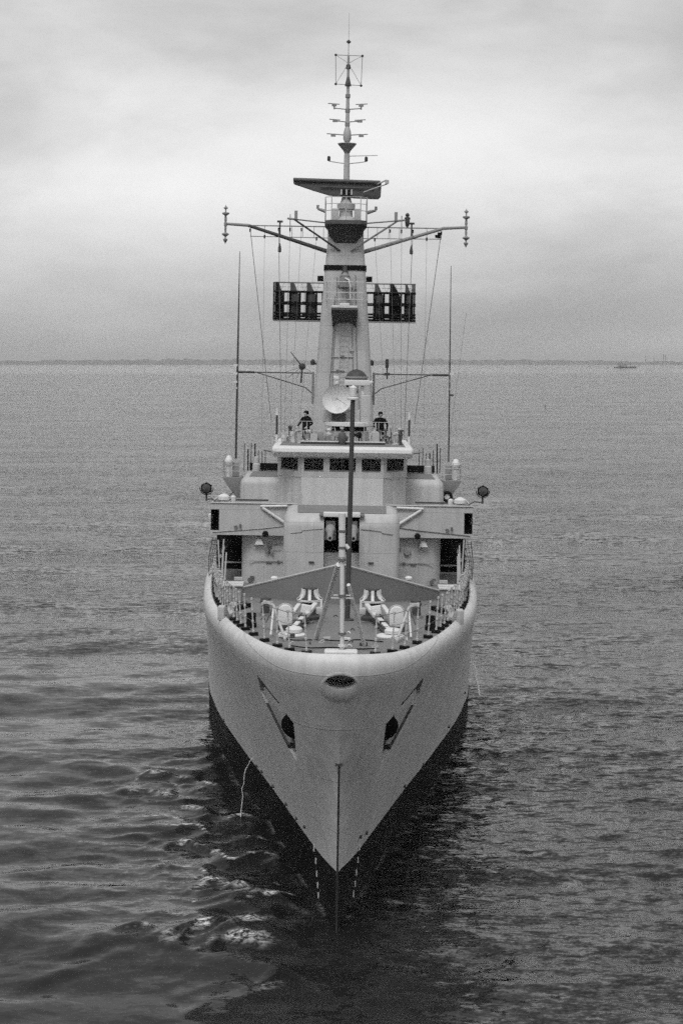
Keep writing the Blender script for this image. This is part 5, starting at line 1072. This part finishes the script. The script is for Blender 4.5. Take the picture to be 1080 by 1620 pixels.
# ---------------------------------------------------------------- far shore, vessels and marks near the horizon
def shore(name, y, segs, hmin, hmax, seed, g):
    r = np.random.default_rng(seed); m1 = MB(); x = segs[0]; tops = []
    while x < segs[1]:
        f_ = np.interp(x, segs[2], segs[3]); tops.append((x, (hmin + (hmax - hmin) * r.random() ** 1.5) * f_)); x += r.uniform(12, 40)
    vs, fs = [], []
    for x, h_ in tops: vs += [(x, y - 250, -1), (x, y - 120, max(h_ * .55, 1)), (x, y, max(h_, 1.5)), (x, y + 700, h_ * .8), (x, y + 1200, -1)]
    for i in range(len(tops) - 1):
        for k in range(4): fs.append((i * 5 + k, (i + 1) * 5 + k, (i + 1) * 5 + k + 1, i * 5 + k + 1))
    m1.add(vs, fs); return P(name, m1, g, None, kind='structure')
SHORE = paint('wooded_shore', .12, .9, .3, .01)
shore('hills', 12000, (-9000, 9000, [-9000, -2400, -1200, -300, 600, 1700, 2600, 9000], [.65, .72, 1.0, 1.0, 1.0, .75, .5, .5]), 26, 46, 4, SHORE)
sh = empty('distant_ship', ((988 - 540) * 5200 / F, 5200, 0), label='small dark cargo ship near the horizon at far right', category='ship')
m1 = MB(); ol = [(-33, 3), (-31, -1), (30, -1), (35, 5), (20, 4.5), (-20, 4)]
m1.loft([[(x_, -5, z_) for x_, z_ in ol], [(x_, 5, z_) for x_, z_ in ol]]); P('hull', m1, DARK, sh)
m1 = MB(); m1.box((-8, 0, 8), (26, 8, 8)); m1.box((-4, 0, 13), (14, 6, 4)); P('superstructure', m1, MID, sh)
m1 = MB(); m1.tube((-12, 0, 11), (-12, 0, 19), 1.6); P('funnel', m1, DARK, sh)
m1 = MB(); m1.tube((16, 0, 4), (16, 0, 18), .6); P('mast', m1, DARK, sh)
for px, py, hh, lb in ((1050, 558, 60, 'tall twin-legged tower on the far shore at right edge'), (1022, 561, 45, 'slim chimney on the far shore right of the cargo ship'), (1035, 562, 40, 'thin mast on the far shore next to the tower')):
    x_ = (px - 540) * 11500 / F; tw_ = empty('shore_tower', (x_, 11500, 0), label=lb, category='tower')
    m1 = MB(); m1.tube((-8, 0, 0), (-6, 0, hh + 12), 3.5, 2.4); P('shaft', m1, MID, tw_)
    if px == 1050: 
        m1 = MB(); m1.tube((10, 0, 0), (9, 0, hh + 8), 3.5, 2.4); P('shaft', m1, MID, tw_); m1 = MB(); m1.box((1, 0, hh - 5), (18, 5, 5)); P('crossbeam', m1, MID, tw_)
for px, py, lb in ((931, 580, 'dark mooring buoy left of the cargo ship'), (960, 583, 'dark mooring buoy just below and left of the cargo ship'), (862, 643, 'lone dark buoy on open water right of the frigate')):
    d_ = F * H / (py - HZ); r_ = d_ / F * 1.3
    bo = empty('buoy', ((px - 540) * d_ / F, d_, 0), label=lb, category='buoy', group='buoys on the open water')
    m1 = MB(); m1.lathe([(r_ * .6, -.4 * r_), (r_, 0), (r_, .5 * r_), (r_ * .4, .8 * r_)], n=12); P('float', m1, DARK, bo)
    m1 = MB(); m1.lathe([(r_ * .3, .8 * r_), (r_ * .15, 1.8 * r_), (r_ * .35, 2.0 * r_), (.05, 2.4 * r_)], n=10); P('topmark', m1, DARK, bo)

# ---------------------------------------------------------------- hazy air over the water
hz = MB(); E_ = FAR + 400; hz.box((0, 0, 70 - 5), (2 * E_, 2 * E_, 140)); 
hm = bpy.data.materials.new('haze'); hm.use_nodes = True; t = hm.node_tree; t.nodes.clear(); ho = N(t, 'ShaderNodeOutputMaterial'); hv = N(t, 'ShaderNodeVolumePrincipled')
hv.inputs['Color'].default_value = (.9, .9, .9, 1); hv.inputs['Density'].default_value = 6.5e-5; hv.inputs['Anisotropy'].default_value = .2
t.links.new(hv.outputs[0], ho.inputs['Volume'])
P('haze', hz, hm, None, kind='stuff')
